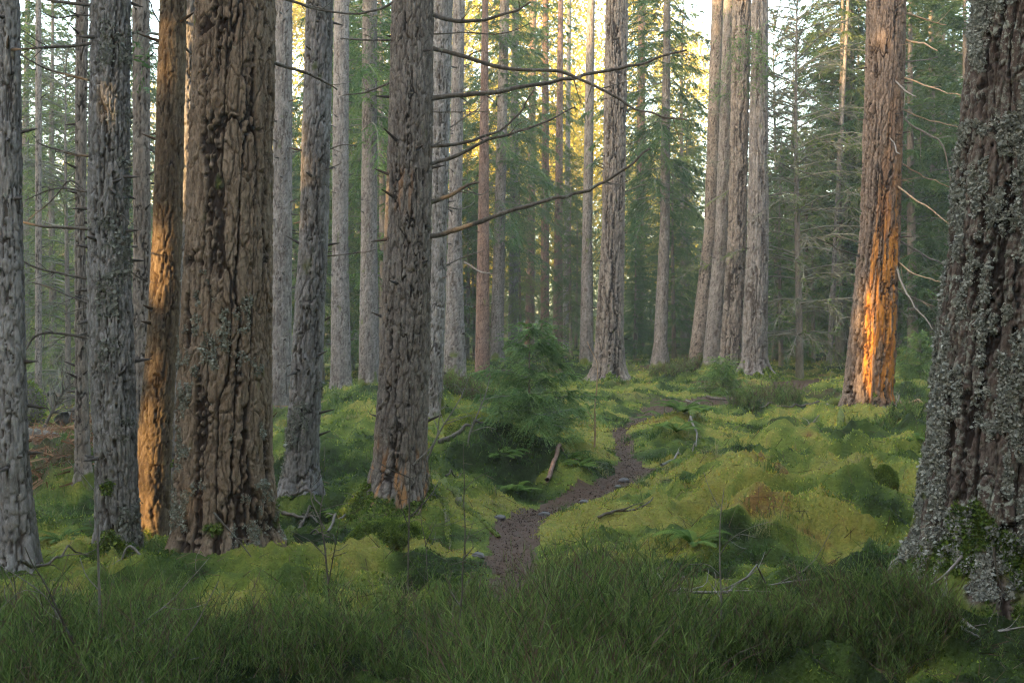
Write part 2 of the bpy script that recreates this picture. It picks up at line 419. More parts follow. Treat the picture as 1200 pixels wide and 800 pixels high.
def build_ground():
    na, nr = 640, 720
    ang = np.linspace(R(-43), R(43), na); rad = np.geomspace(2.6, 420, nr)
    A, Rr = np.meshgrid(ang, rad, indexing='xy')
    X, Y = (np.sin(A) * Rr).ravel(), (np.cos(A) * Rr).ravel()
    Z = h(X, Y)
    pd = path_d(X, Y) + .16 * fbm(X * 3.2, Y * 3.2, oct=4, seed=21) + .03
    i = (np.arange(nr - 1)[:, None] * na + np.arange(na - 1)[None, :]).ravel()
    Q = np.stack([i, i + 1, i + na + 1, i + na], -1)
    on = pd[Q].mean(1) < 0
    V = np.stack([X, Y, Z], -1)
    for nm, sel, mat in (('ground', ~on, M['ground']), ('path', on, M['path'])):
        q = Q[sel]; used, inv = np.unique(q, return_inverse=True)
        vx = V[used]
        me = make_mesh(nm, vx, [inv.reshape(-1, 4)], mat, True, {'tint': tint_at(vx[:, 0], vx[:, 1]), 'litter': litter_at(vx[:, 0], vx[:, 1])})
        tag(link(nm, me), kind='structure')
    # the rest of the forest floor, outside the camera's field of view, a little lower where it passes under
    g = np.linspace(-420, 420, 140); g = np.sign(g) * np.abs(g / 420) ** 2.2 * 420
    X, Y = np.meshgrid(g, g); X = X.ravel(); Y = Y.ravel()
    Z = h(X, Y, False) - .12; an = np.abs(np.degrees(np.arctan2(X, Y)))
    Z = Z - np.where((an < 42) & (np.hypot(X, Y) > 2), 1.2, 0.0)
    n = len(g); i = (np.arange(n - 1)[:, None] * n + np.arange(n - 1)[None, :]).ravel()
    me = make_mesh('forest_floor', np.stack([X, Y, Z], -1), [np.stack([i, i + 1, i + n + 1, i + n], -1)], M['ground'], True,
                   {'tint': tint_at(X, Y), 'litter': np.zeros(len(X))})
    tag(link('forest_floor', me), kind='structure')
build_ground()

# ------------------------------------------------------------------ trunks
STYLE = {   # cell width, cell height, furrow depth, furrow width
    'plates':  dict(cw=.082, ch=.36, dep=.026, w=.26),
    'furrows': dict(cw=.060, ch=.24, dep=.020, w=.34),
    'grey':    dict(cw=.045, ch=.17, dep=.014, w=.36),
    'fine':    dict(cw=.045, ch=.15, dep=.008, w=.34),
    'silver':  dict(cw=.036, ch=.22, dep=.020, w=.4),
    'torn':    dict(cw=.095, ch=.42, dep=.042, w=.4),
}
def thing(name, label, cat, loc, group=None, rz=0, sc=1.0):
    o = bpy.data.objects.new(name, None); COL.objects.link(o); o.empty_display_size = .2
    o.location = loc; o.rotation_euler = (0, 0, rz); o.scale = (sc, sc, sc)
    return tag(o, label, cat, group)

class Trunk: pass
def trunk(name, label, D, rows, style, mat, ds, seed, moss=.25, flare=.20, top=18.0, stubs=0, torn=None, cat='tree', group=None, lobes=.14):
    st = STYLE[style]; rs = np.random.default_rng(seed)
    rows = sorted(rows, key=lambda q: -q[0])
    zr = np.array([CZ - (py - HOR) / F * D for py, _, _ in rows])
    cr = np.array([((a + b) / 2 - 600) / F * D for _, a, b in rows])
    rr = np.array([(b - a) / 2 / F * D for _, a, b in rows])
    bx = cr[0]; zg = hz(bx, D); base = np.array([bx, D, zg])
    zv = CZ + (HOR + 25) / F * D                       # height where the trunk leaves the picture
    nlo = int((zv - (zg - .35)) / (ds * 1.25))
    zz = np.concatenate([np.linspace(zg - .35, zv, nlo), zv + (top + zg - zv) * np.linspace(0, 1, 14)[1:] ** 1.3]) if top + zg > zv + .5 else np.linspace(zg - .35, top + zg, nlo)
    sl_c = (cr[-1] - cr[0]) / (zr[-1] - zr[0]); sl_r = min((rr[-1] - rr[0]) / (zr[-1] - zr[0]), -.002)
    up = np.maximum(zz - zr[-1], 0)
    c = np.interp(zz, zr, cr) + up * sl_c
    r = np.maximum(np.interp(zz, zr, rr) + up * sl_r, .03 + .25 * rr[-1] * (1 - sstep(zr[-1], top + zg, zz)))
    cyl = D + (zz - zg) * rs.uniform(-.01, .01)
    rm = float(np.median(rr)); nth = max(14, int(2 * np.pi * rm / ds))
    th = np.linspace(0, 2 * np.pi, nth, endpoint=False)
    TH, ZZ = np.meshgrid(th, zz); Rr = r[:, None] * np.ones_like(TH)
    ct, sn = np.cos(TH), np.sin(TH)
    # root flare: lobes that die out upward
    low = np.exp(-np.maximum(ZZ - zg, -.1) / max(.22, rm * .7))
    lob = sum(rs.uniform(.3, 1) * np.cos(k * TH + rs.uniform(0, 6.3)) for k in (3, 4, 5, 7)) / 2
    Rr = Rr * (1 + low * (flare * .55 + lobes * 1.8 * lob) + .55 * flare * np.exp(-np.maximum(ZZ - zg, -.1) / .12))
    Rr = Rr * (1 + .035 * fbm(ct * 1.3, sn * 1.3, ZZ * .8, 2, seed + 5))
    # bark: stretched cells with deep borders, warped
    k = rm / .06
    wu = .38 * fbm(ct * k * .5, sn * k * .5, ZZ * 3.5, 2, seed + 1) + .10 * fbm(ct * k, sn * k, ZZ * 16, 2, seed + 7)
    wv = .5 * fbm(ct * k * .6, sn * k * .6, ZZ * 7, 2, seed + 2)
    nu = max(5, int(round(2 * np.pi * rm / st['cw'])))
    e1, cid = worley(TH / (2 * np.pi) * nu + wu, ZZ / st['ch'] + wv, nu, seed)
    kr = rm / (st['cw'] * 1.15); zs = 1 / (st['ch'] * 2.4)
    n1_ = vnoise(ct * kr + .5 * wu, sn * kr, ZZ * zs + .35 * wv, seed + 30) + .45 * vnoise(ct * kr * 2.1, sn * kr * 2.1, ZZ * zs * 2.6, seed + 31)
    n1_ = n1_ + .16 * vnoise(ct * rm / .022, sn * rm / .022, ZZ / .035, seed + 32)
    bw = (.14 if style in ('plates', 'torn') else .075) + .06 * vnoise(ct * kr * .7, sn * kr * .7, ZZ * zs * .8, seed + 33)
    braid = 1 - sstep(bw * .45, bw * 1.35, np.abs(n1_))
    f1 = np.maximum(braid, .5 * (1 - sstep(0.01, st['w'] * .6 * (1.0 + .5 * (cid - .5)), e1)))
    if rm > .1:
        nu2 = int(nu * 2.2); e2, cid2 = worley(TH / (2 * np.pi) * nu2 + wu * 2.4, ZZ / (st['ch'] * .36) + wv * 1.5, nu2, seed + 3)
        f2 = 1 - sstep(0, .16, e2)
    else: f2 = 0 * f1; cid2 = cid * 0
    kk = 1 / .018
    fine = fbm(ct * rm * kk, sn * rm * kk, ZZ * kk * .5, 3, seed + 4)
    flk = np.round(1.6 * fbm(ct * rm / .036, sn * rm / .036, ZZ / .075, 2, seed + 40) * 2.2) / 2.2
    d = st['dep'] * (-f1 * 1.35 - .26 * f2 * (1 - f1) + .28 * (cid - .5) + .20 * (cid2 - .5) + .20 * flk + .14 * fine + .24 * (rs.random(fine.shape) - .5))
    tm = np.zeros_like(TH)
    PY = HOR - (ZZ - CZ) * F / D
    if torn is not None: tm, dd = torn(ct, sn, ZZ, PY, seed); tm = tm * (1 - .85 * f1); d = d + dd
    Rr = Rr + d
    X = c[:, None] + Rr * ct; Y = cyl[:, None] + Rr * sn
    V = np.stack([X, Y, ZZ], -1).reshape(-1, 3) - base
    nz = len(zz)
    i = np.arange(nz - 1)[:, None] * nth; j = np.arange(nth)[None, :]; kx = (j + 1) % nth
    Q = np.stack([i + j, i + kx, i + nth + kx, i + nth + j], -1).reshape(-1, 4)
    mz = np.exp(-np.maximum(ZZ - zg, 0) / max(moss, .01)) + .9 * fbm(ct * rm * 6, sn * rm * 6, ZZ * 4, 3, seed + 8) - .25
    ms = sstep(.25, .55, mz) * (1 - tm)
    furrow = np.clip(f1 * .95 + .45 * f2 * (1 - f1), 0, 1)
    t = Trunk(); t.P = V.reshape(nz, nth, 3); t.furrow = furrow; t.moss = ms; t.base = base; t.D = D; t.ct, t.sn = ct, sn; t.torn = tm
    t.zg = zg; t.c = c; t.r = r; t.z = zz; t.zv = zv
    vs_, qs_, fu, mo, to = [V], [Q], [furrow.ravel()], [ms.ravel()], [tm.ravel()]
    nv = len(V)
    for _ in range(stubs):                                    # broken-off twigs all over the stem
        z = rs.uniform(zg + .6, zv); a = rs.uniform(0, 2 * np.pi); rc = np.interp(z, zz, r); cc = np.interp(z, zz, c)
        o = np.array([cc + rc * .9 * math.cos(a), D + rc * .9 * math.sin(a), z]) - base
        L = rs.uniform(.03, .16) + .1 * rc; dr = np.array([math.cos(a), math.sin(a), rs.uniform(-.3, .5)])
        tv, tq = tube([o, o + dr * (L * .5 + rc * .1), o + dr * (L + rc * .1)], [.016, .011, .004], 5)
        vs_.append(tv); qs_.append(tq + nv); nv += len(tv)
        fu.append(np.full(len(tv), .8)); mo.append(np.zeros(len(tv))); to.append(np.zeros(len(tv)))
    me = make_mesh('trunk', np.concatenate(vs_), [np.concatenate(qs_)], mat, False,
                   {'furrow': np.concatenate(fu), 'moss': np.concatenate(mo), 'torn': np.concatenate(to)})
    t.root = thing(name, label, cat, base, group)
    t.trunk_o = link('trunk', me, t.root)
    return t

def normals_grid(P):
    du = np.roll(P, -1, 1) - np.roll(P, 1, 1); dv = np.gradient(P, axis=0)
    return unit(np.cross(du, dv))

def branch(t, pts, r0, mat='branch', kd=None, twigs=5, seed=0, name='branch', tip=.36, ns=7, tw_len=.3, D=None):
    """a bare branch through photo pixels; kd = how much nearer or farther its tip is than its root"""
    rs = np.random.default_rng(seed * 7 + 3 + len(pts))
    kd = rs.uniform(-.04, .04) if kd is None else kd
    D0 = D or t.D; n = len(pts)
    P = np.array([px2w(a, b, D0 * (1 + kd * i / (n - 1))) for i, (a, b) in enumerate(pts)])
    d0 = unit(P[0] - P[1]); P = np.vstack([P[0] + d0 * .06, P]) if t is not None else P
    m = max(14, 5 * n); S = smooth_line(P, m)
    L = np.linalg.norm(np.diff(S, axis=0), axis=1).sum()
    s = np.linspace(0, 1, m)
    wig = np.stack([fbm(s * L * 6, np.full(m, k * 9.7 + seed), oct=2, seed=seed) for k in range(3)], -1) * min(.05, L * .03) * s[:, None]
    S = S + wig
    rad = r0 * (1 - (1 - tip) * s ** 1.1); rad[0] *= 1.5; rad[1] *= 1.2
    b = np.zeros(3) if t is None else t.base
    g = Geo(); V, Q = tube(S - b, rad, ns, seed, .16); g.add(V, Q=Q)
    for _ in range(twigs):
        k = rs.integers(m // 5, m - 2); dr = unit(S[k + 1] - S[k - 1])
        o = unit(np.cross(dr, rs.normal(size=3))) * .8 + dr * rs.uniform(.2, .9); o[2] *= .7
        l = rs.uniform(.3, 1) * tw_len * min(1, L); p0 = S[k]; p1 = p0 + unit(o) * l * .5; p2 = p0 + unit(o) * l + np.array([0, 0, rs.uniform(-.2, .1) * l])
        V, Q = tube(smooth_line([p0, p1, p2], 5) - b, np.linspace(rad[k] * .5, .002, 5) if ns > 4 else [rad[k] * .4] * 5, 4); g.add(V, Q=Q)
    me = g.mesh(name, M[mat], True)
    o = link(name, me, None if t is None else t.root, (0, 0, 0))
    return o

def blades_on(t, name, mask, mat, n, size, seed, flat=.5, tint=(.2, 1), zlim=None):
    """small crinkled flakes of lichen or moss growing on a trunk's bark"""
    rs = np.random.default_rng(seed)
    Nn = normals_grid(t.P).reshape(-1, 3); P = t.P.reshape(-1, 3)
    ok = np.nonzero((mask.ravel() > .5) & (t.sn.ravel() < .35))[0]
    if not len(ok): return
    k = rs.choice(ok, n)
    o = P[k] + rs.normal(size=(n, 3)) * .006; nn = Nn[k]
    a = unit(np.cross(nn, rs.normal(size=(n, 3)))); b = np.cross(nn, a)
    s = (size * np.clip(np.exp(rs.normal(0, .45, n)), .35, 2.4))[:, None]
    lift = nn * s * rs.uniform(.1, 1.0, (n, 1)) * flat * 2
    P4 = np.stack([o - a * s * .5, o + b * s * .5 + lift * .6, o + a * s * .5 + lift, o - b * s * .5 + lift * .5], 1)
    g = Geo(); g.quads(P4, rs.uniform(*tint, n)); me = g.mesh(name, M[mat])
    return tag(link(name, me, t.root), kind='stuff')

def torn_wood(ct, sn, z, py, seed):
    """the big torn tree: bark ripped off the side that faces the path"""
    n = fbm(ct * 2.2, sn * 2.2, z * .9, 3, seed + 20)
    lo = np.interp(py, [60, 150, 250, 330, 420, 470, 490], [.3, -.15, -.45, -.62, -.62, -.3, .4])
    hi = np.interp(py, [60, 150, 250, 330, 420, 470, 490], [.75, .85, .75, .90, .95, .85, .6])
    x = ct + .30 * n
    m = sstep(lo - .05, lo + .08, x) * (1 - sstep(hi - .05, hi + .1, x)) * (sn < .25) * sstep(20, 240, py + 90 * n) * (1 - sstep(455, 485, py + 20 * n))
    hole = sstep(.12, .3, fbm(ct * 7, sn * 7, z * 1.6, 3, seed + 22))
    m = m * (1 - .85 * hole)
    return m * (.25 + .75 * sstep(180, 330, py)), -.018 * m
def flaked_and_sun_patch(ct, sn, z, py, seed):
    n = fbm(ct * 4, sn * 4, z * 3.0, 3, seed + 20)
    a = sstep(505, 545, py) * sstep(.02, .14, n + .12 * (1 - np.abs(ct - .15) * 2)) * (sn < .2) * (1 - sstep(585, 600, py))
    b = sstep(190, 210, py) * (1 - sstep(240, 265, py)) * sstep(.05, .2, n + .1) * (np.abs(ct + .2) < .45) * (sn < 0)  # upper patch: a spot of sun put into the bark colour as orange flakes
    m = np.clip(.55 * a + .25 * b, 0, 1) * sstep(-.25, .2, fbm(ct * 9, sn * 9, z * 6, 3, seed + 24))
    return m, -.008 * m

G_OLD = 'old conifers standing among the moss'
big = trunk('fir_tree', 'thickest brown trunk left of the path, deeply furrowed with a reddish groove down it', 8.5,
            [(0,231,322),(270,219,319),(540,207,319),(620,203,326),(655,194,336)], 'plates', M['bark_brown'], .0070, 11, moss=.22, flare=.06, lobes=.09)
right = trunk('fir_tree', 'huge dark trunk cut by the right edge, shaggy with grey lichen', 7.2,
              [(0,1141,1262),(270,1117,1256),(540,1087,1250),(640,1072,1252),(690,1056,1264)], 'plates', M['bark_lichen'], .0072, 12, moss=.60, lobes=.08)
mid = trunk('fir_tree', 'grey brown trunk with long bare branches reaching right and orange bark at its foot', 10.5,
            [(0,459,508),(270,451,506),(400,446,504),(540,437,500),(590,428,502),(608,418,508)], 'furrows', M['bark_mid'], .0085, 13, moss=.14, torn=flaked_and_sun_patch, stubs=24)
torn = trunk('pine_tree', 'big trunk on a mossy mound with its bark torn off, bare wood glowing orange', 20,
             [(0,1018,1062),(270,1009,1055),(400,996,1050),(460,989,1046),(488,981,1051)], 'torn', M['bark_torn'], .0125, 14, moss=.22, torn=torn_wood, stubs=16)
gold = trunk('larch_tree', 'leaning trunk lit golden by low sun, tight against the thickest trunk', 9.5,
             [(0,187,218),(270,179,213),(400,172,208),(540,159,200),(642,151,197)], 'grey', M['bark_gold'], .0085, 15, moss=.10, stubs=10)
pale = trunk('spruce_tree', 'pale silvery trunk with long bare branches reaching to the left', 8.5,
             [(0,107,152),(270,103,150),(400,104,156),(540,112,160),(678,116,162)], 'silver', M['bark_grey'], .0074, 16, moss=.12, stubs=22)
edge = trunk('spruce_tree', 'slim grey trunk at the left edge of the picture', 8.0,
             [(0,-5,21),(270,-3,25),(540,0,33),(658,1,46)], 'grey', M['bark_grey'], .0085, 17, moss=.12, stubs=22)
sliver = trunk('spruce_tree', 'grey trunk half hidden between the golden trunk and the thickest trunk', 11,
               [(0,212,236),(270,205,235),(540,194,230),(612,186,230)], 'furrows', M['bark_grey'], .011, 18, moss=.12, stubs=6)
lefty = trunk('spruce_tree', 'slim grey trunk just behind the pale silvery one on its left', 12,
              [(0,89,104),(270,88,100),(540,88,106),(592,90,114)], 'grey', M['bark_mid'], .011, 19, moss=.1, stubs=20)
gap = trunk('spruce_tree', 'slim grey trunk seen between the pale silvery trunk and the golden one', 13,
            [(0,156,176),(270,157,177),(578,151,176)], 'grey', M['bark_mid'], .011, 20, moss=.1, stubs=18)
thin8 = trunk('spruce_tree', 'slender trunk touching the right side of the thickest brown trunk', 20,
              [(0,320,342),(270,319,342),(492,317,341)], 'grey', M['bark_far'], .015, 21, moss=.1, stubs=34)
nine = trunk('spruce_tree', 'grey trunk leaning slightly right between thickest trunk and long branched trunk', 11.5,
             [(0,359,391),(270,351,385),(540,334,373),(590,324,377)], 'furrows', M['bark_grey'], .010, 22, moss=.12, stubs=22)
ten = trunk('spruce_tree', 'slim straight trunk, left one of two behind the bright grass', 26, [(0,391,409),(270,389,408),(463,387,412)], 'grey', M['bark_far'], .020, 23, stubs=30)
eleven = trunk('spruce_tree', 'slim straight trunk, right one of two behind the bright grass', 28, [(0,425,442),(270,423,442),(461,420,445)], 'grey', M['bark_far'], .021, 24, stubs=30)
behind = trunk('spruce_tree', 'grey trunk mostly hidden right behind the long branched trunk', 17, [(0,508,531),(270,506,524),(502,495,518)], 'furrows', M['bark_grey'], .014, 25, stubs=12)
fourt = trunk('spruce_tree', 'pale trunk with many knots, second to the right behind the long branched trunk', 24, [(0,531,545),(270,525,541),(462,519,547)], 'grey', M['bark_far'], .018, 26, stubs=46)
fift = trunk('pine_tree', 'dark reddish trunk in shade left of the little spruce', 30, [(200,561,573),(450,556,574)], 'fine', M['bark_red'], .024, 27, stubs=10)
sixt = trunk('spruce_tree', 'straight grey trunk rising above the left half of the little spruce', 38, [(0,586,597),(270,579,592),(427,573,590)], 'fine', M['bark_far'], .028, 28, stubs=24)
sevt = trunk('spruce_tree', 'thin pale trunk rising above the tip of the little spruce', 42, [(0,600,608),(420,595,607)], 'fine', M['bark_far'], .030, 29, stubs=24)
eigt = trunk('spruce_tree', 'thin brown trunk, first of three evenly spaced behind the little spruce', 50, [(100,620,628),(412,615,626)], 'fine', M['bark_red'], .034, 30)
nint = trunk('spruce_tree', 'thin brown trunk, middle of three evenly spaced behind the little spruce', 46, [(0,636,643),(416,633,644)], 'fine', M['bark_red'], .032, 31)
twen = trunk('spruce_tree', 'thin brown trunk, last of three evenly spaced behind the little spruce', 44, [(0,654,660),(418,647,659)], 'fine', M['bark_red'], .032, 32, stubs=10)
bir = trunk('birch_tree', 'thin whitish birch stem in front of the golden leaves', 48, [(60,664,669),(412,659,667)], 'fine', M['bark_grey'], .032, 33, moss=.05)
t22 = trunk('pine_tree', 'slender pinkish trunk left of the stout trunk at the path bend', 36, [(0,688,697),(270,682,694),(429,679,696)], 'fine', M['bark_far'], .026, 34, stubs=24)
t23 = trunk('fir_tree', 'stout furrowed trunk with flared foot above the path bend', 26, [(0,710,736),(270,705,732),(400,697,731),(440,693,733),(453,687,738)], 'torn', M['bark_mid'], .0165, 35, moss=.15, stubs=40, flare=.4)
t24 = trunk('pine_tree', 'faint thin reddish trunk far behind, right of the stout trunk', 50, [(0,748,756),(406,743,755)], 'fine', M['bark_red'], .034, 36)
t25 = trunk('spruce_tree', 'slender knotty trunk standing alone left of the group of four', 34, [(0,778,786),(270,773,785),(400,766,782),(431,761,785)], 'fine', M['bark_far'], .024, 37, stubs=40)
t26 = trunk('fir_tree', 'leftmost of the four trunks grouped close together, leaning right', 32, [(0,834,848),(270,825,840),(437,805,825)], 'grey', M['bark_mid'], .022, 38, stubs=16)
t27 = trunk('fir_tree', 'second from left of the four grouped trunks, pale with lichen', 31, [(0,848,861),(270,838,854),(439,822,845)], 'grey', M['bark_far'], .020, 39, stubs=16)
t28 = trunk('fir_tree', 'third from left of the four grouped trunks, straight and furrowed', 30, [(0,859,881),(270,853,875),(442,842,868)], 'torn', M['bark_mid'], .019, 40, stubs=16)
t29 = trunk('fir_tree', 'stoutest and rightmost of the four grouped trunks', 29.5, [(0,882,901),(270,876,901),(420,869,899),(444,865,904)], 'torn', M['bark_far'], .019, 41, stubs=14, flare=.4)
t30 = trunk('spruce_tree', 'thin pale stem leaning right, just left of the torn trunk', 36, [(150,984,989),(430,968,975)], 'fine', M['bark_far'], .026, 42, top=12)
t31 = trunk('spruce_tree', 'thin straight grey stem nearest the left side of the torn trunk', 38, [(150,990,996),(429,983,991)], 'fine', M['bark_far'], .028, 43, top=13)
t31b = trunk('pine_tree', 'thin reddish stem between two grey stems left of the torn trunk', 44, [(150,982,988),(431,976,985)], 'fine', M['bark_red'], .03, 44, top=13)
t32 = trunk('spruce_tree', 'very thin bare stem midway between the four grouped trunks and the torn trunk', 38, [(250,943,947),(426,942,948)], 'fine', M['bark_mid'], .028, 45, top=7)
t34 = trunk('spruce_tree', 'thin grey stem seen just right of the torn trunk', 38, [(0,1056,1063),(413,1049,1058)], 'fine', M['bark_far'], .028, 46, top=15)
t35 = trunk('pine_tree', 'reddish trunk on the rise beyond the torn trunk', 44, [(0,1092,1108),(392,1085,1106)], 'fine', M['bark_red'], .030, 47)
t37 = trunk('spruce_tree', 'thin dark stem above the dead bracken at the left', 24, [(60,42,49),(486,41,49)], 'fine', M['bark_mid'], .02, 48, stubs=16)
t38 = trunk('spruce_tree', 'thinnest stem, faint behind the dead bracken on the far left', 34, [(150,60,64),(482,59,65)], 'fine', M['bark_mid'], .028, 49)

# ------------------------------------------------------------------ lichen and moss growing on bark
def patch(t, sc, thr, seed):
    P = t.P; k = sc
    return fbm(P[..., 0] * k, P[..., 1] * k, P[..., 2] * k * .8, 3, seed) > thr
zrel = right.P[..., 2]
blades_on(right, 'lichen', (patch(right, 3.2, -.22, 3) & (fbm(right.P[..., 0] * 13, right.P[..., 1] * 13, right.P[..., 2] * 5, 3, 56) > -.08) & (right.furrow < .5) & (zrel > .08) & (zrel < right.zv)).astype(float), 'lichen', 140000, .0095, 3, .7, (.0, 1))
blades_on(right, 'moss', (patch(right, 2.6, -.08, 4) & (right.moss > .28)).astype(float), 'moss_fuzz', 42000, .0085, 4, .9, (.0, .42))
zrel = big.P[..., 2]
blades_on(big, 'lichen', (patch(big, 3.0, .02, 5) & (big.furrow < .5) & (zrel < 2.2) & (fbm(big.P[..., 0] * 14, big.P[..., 1] * 14, big.P[..., 2] * 9, 3, 55) > -.02 + .16 * zrel)).astype(float), 'lichen', 16000, .0085, 5, .6, (.0, .7))
blades_on(big, 'moss', ((big.moss > .5) & (zrel < .7)).astype(float), 'moss_fuzz', 14000, .010, 6, .9, (.05, .5))
blades_on(mid, 'moss', (mid.moss > .5).astype(float), 'moss_fuzz', 12000, .011, 7, .9, (.05, .55))
blades_on(pale, 'lichen', (patch(pale, 4.0, .12, 8) & (pale.furrow < .7) & (pale.ct > -.3)).astype(float), 'lichen', 5000, .013, 8, .5, (.0, .6))
blades_on(nine, 'lichen', (patch(nine, 4.0, .15, 9) & (nine.P[..., 2] < 1.2)).astype(float), 'lichen', 2500, .014, 9, .5, (.0, .6))
for t_, n_, s_ in ((nine, 6000, .011), (pale, 6000, .010), (edge, 4000, .010), (t23, 6000, .022), (t29, 6000, .025), (gold, 4000, .011)):
    blades_on(t_, 'moss', ((t_.moss > .4) & (t_.P[..., 2] < .9)).astype(float), 'moss_fuzz', n_, s_, 20 + n_, .9, (.05, .6))
blades_on(torn, 'moss', (torn.moss > .45).astype(float), 'moss_fuzz', 12000, .020, 10, .9, (.05, .6))

# ------------------------------------------------------------------ bare branches
for i, (pts, r0, tw) in enumerate([
    ([(508,17),(531,25),(562,24),(589,18),(609,10),(624,1)], .022, 2), ([(508,57),(535,64),(562,72),(589,78),(616,82),(650,83),(670,89),(697,101),(724,118),(751,130),(775,137),(800,140)], .022, 4),
    ([(508,115),(542,111),(582,107),(616,101),(657,95),(687,87),(731,77),(765,71),(805,60)], .026, 3), ([(506,192),(535,182),(569,165),(599,157),(636,143),(672,127)], .020, 3),
    ([(508,171),(545,167),(576,157),(603,138),(627,105)], .019, 2), ([(506,237),(525,230),(545,219),(562,213)], .026, 4), ([(506,277),(532,270),(569,258),(609,243),(643,233),(670,228),(704,213),(731,199),(762,175)], .026, 3),
    ([(509,40),(545,38),(590,39),(622,29)], .009, 3), ([(507,131),(545,131),(590,130)], .007, 3),
    ([(459,4),(440,12),(400,15),(350,4)], .016, 4), ([(458,47),(430,48),(398,45)], .013, 4), ([(456,97),(430,108),(400,112)], .012, 5)]):
    branch(mid, pts, r0 * 1.0, 'branch', twigs=tw + 1, seed=i + 1)
for i, pts in enumerate([[(518,155),(549,135),(569,116)], [(512,238),(540,246),(556,237)], [(510,316),(535,305),(569,293)]]): branch(behind, pts, .016, 'branch', twigs=5, seed=20 + i)
branch(fourt, [(545,222),(565,228),(578,214)], .02, 'branch', twigs=5, seed=25); branch(fift, [(546,308),(562,318),(577,321)], .035, 'branch_pale', twigs=2, seed=26, kd=-.02)
for i, pts in enumerate([[(322,74),(354,84),(375,93),(395,106)], [(324,-4),(345,2),(371,10),(402,15)]]): branch(big, pts, .016, 'branch', twigs=3, seed=30 + i)
for i, pts in enumerate([[(372,203),(392,195),(402,190)], [(385,176),(400,170),(418,172)], [(384,300),(420,296),(440,292)]]): branch(nine, pts, .010, 'branch', twigs=4, seed=34 + i)
for i, (pts, r0) in enumerate([([(107,52),(67,55),(34,57),(-8,61)], .016), ([(108,6),(67,3),(30,-2)], .018), ([(116,97),(84,90),(50,80),(24,65)], .013), ([(104,183),(77,179),(44,165)], .014),
    ([(102,268),(60,266),(30,262),(-8,252)], .015), ([(104,327),(67,320),(34,310),(-5,287)], .013), ([(116,360),(84,348),(37,332)], .012), ([(110,398),(67,391),(44,393),(27,412),(15,445)], .013),
    ([(103,226),(80,212),(58,238),(30,262)], .009), ([(103,225),(65,222),(30,236)], .011), ([(118,222),(140,250),(165,270)], .009), ([(132,305),(150,315),(172,331)], .010), ([(120,20),(95,18),(70,22),(50,14)], .010)]):
    branch(pale, pts, r0, 'branch', twigs=6, seed=40 + i, tw_len=.35)
branch(sliver, [(232,66),(209,54),(189,32),(174,-4)], .014, 'branch', twigs=4, seed=60, kd=-.18); branch(sliver, [(211,194),(190,185),(165,168)], .014, 'branch', twigs=3, seed=61, kd=-.14)
for i, (pts, r0, mt) in enumerate([([(1060,15),(1087,24),(1108,31)], .026, 'branch_rust'), ([(1060,47),(1080,51),(1099,58)], .026, 'branch_rust'), ([(1046,69),(1067,72),(1100,66)], .022, 'branch_pale'),
    ([(1043,89),(1060,105),(1075,114)], .026, 'branch_pale'), ([(1048,128),(1070,148),(1099,165),(1110,192),(1117,218)], .024, 'branch_pale'), ([(1040,157),(1055,180)], .022, 'branch_pale'),
    ([(1041,175),(1060,194),(1085,207),(1114,219)], .022, 'branch_rust'), ([(1046,213),(1070,231),(1114,263)], .022, 'branch_rust'), ([(1050,280),(1080,297),(1112,315)], .028, 'branch_pale'),
    ([(1042,288),(1057,331),(1070,354),(1092,387)], .026, 'branch_pale'), ([(1041,327),(1060,344),(1096,359)], .024, 'branch_pale'), ([(1056,90),(1085,100),(1130,115)], .02, 'branch_rust'),
    ([(1055,127),(1085,140),(1128,151)], .02, 'branch_rust'), ([(1050,305),(1075,322),(1105,330)], .018, 'branch_rust'), ([(1044,240),(1062,258),(1080,262)], .016, 'branch_pale'),
    ([(1010,300),(985,292),(960,280)], .018, 'branch'), ([(1012,285),(975,275),(950,262)], .014, 'branch')]):
    branch(torn, pts, r0, mt, twigs=3, seed=70 + i, kd=-.06 if i % 2 else .02, tw_len=.5)
for i, pts in enumerate([[(901,30),(930,40),(960,62)], [(901,86),(935,102),(985,140)], [(901,128),(940,150),(990,178)], [(902,185),(935,200),(985,215)], [(900,230),(930,226),(960,238)]]):
    branch(t29, pts, .024, 'branch', twigs=9, seed=90 + i, tw_len=.9)
for i, pts in enumerate([[(736,130),(745,126),(757,122)], [(732,170),(745,166),(757,160)], [(732,225),(748,218),(756,216)]]): branch(t23, pts, .018, 'branch', twigs=3, seed=100 + i)
for i, pts in enumerate([[(787,-2),(800,15),(812,42),(825,70)], [(785,60),(800,52),(815,47)], [(783,150),(800,158),(815,170)], [(782,200),(800,215),(815,225)]]): branch(t25, pts, .018, 'branch', twigs=6, seed=110 + i, tw_len=.6)
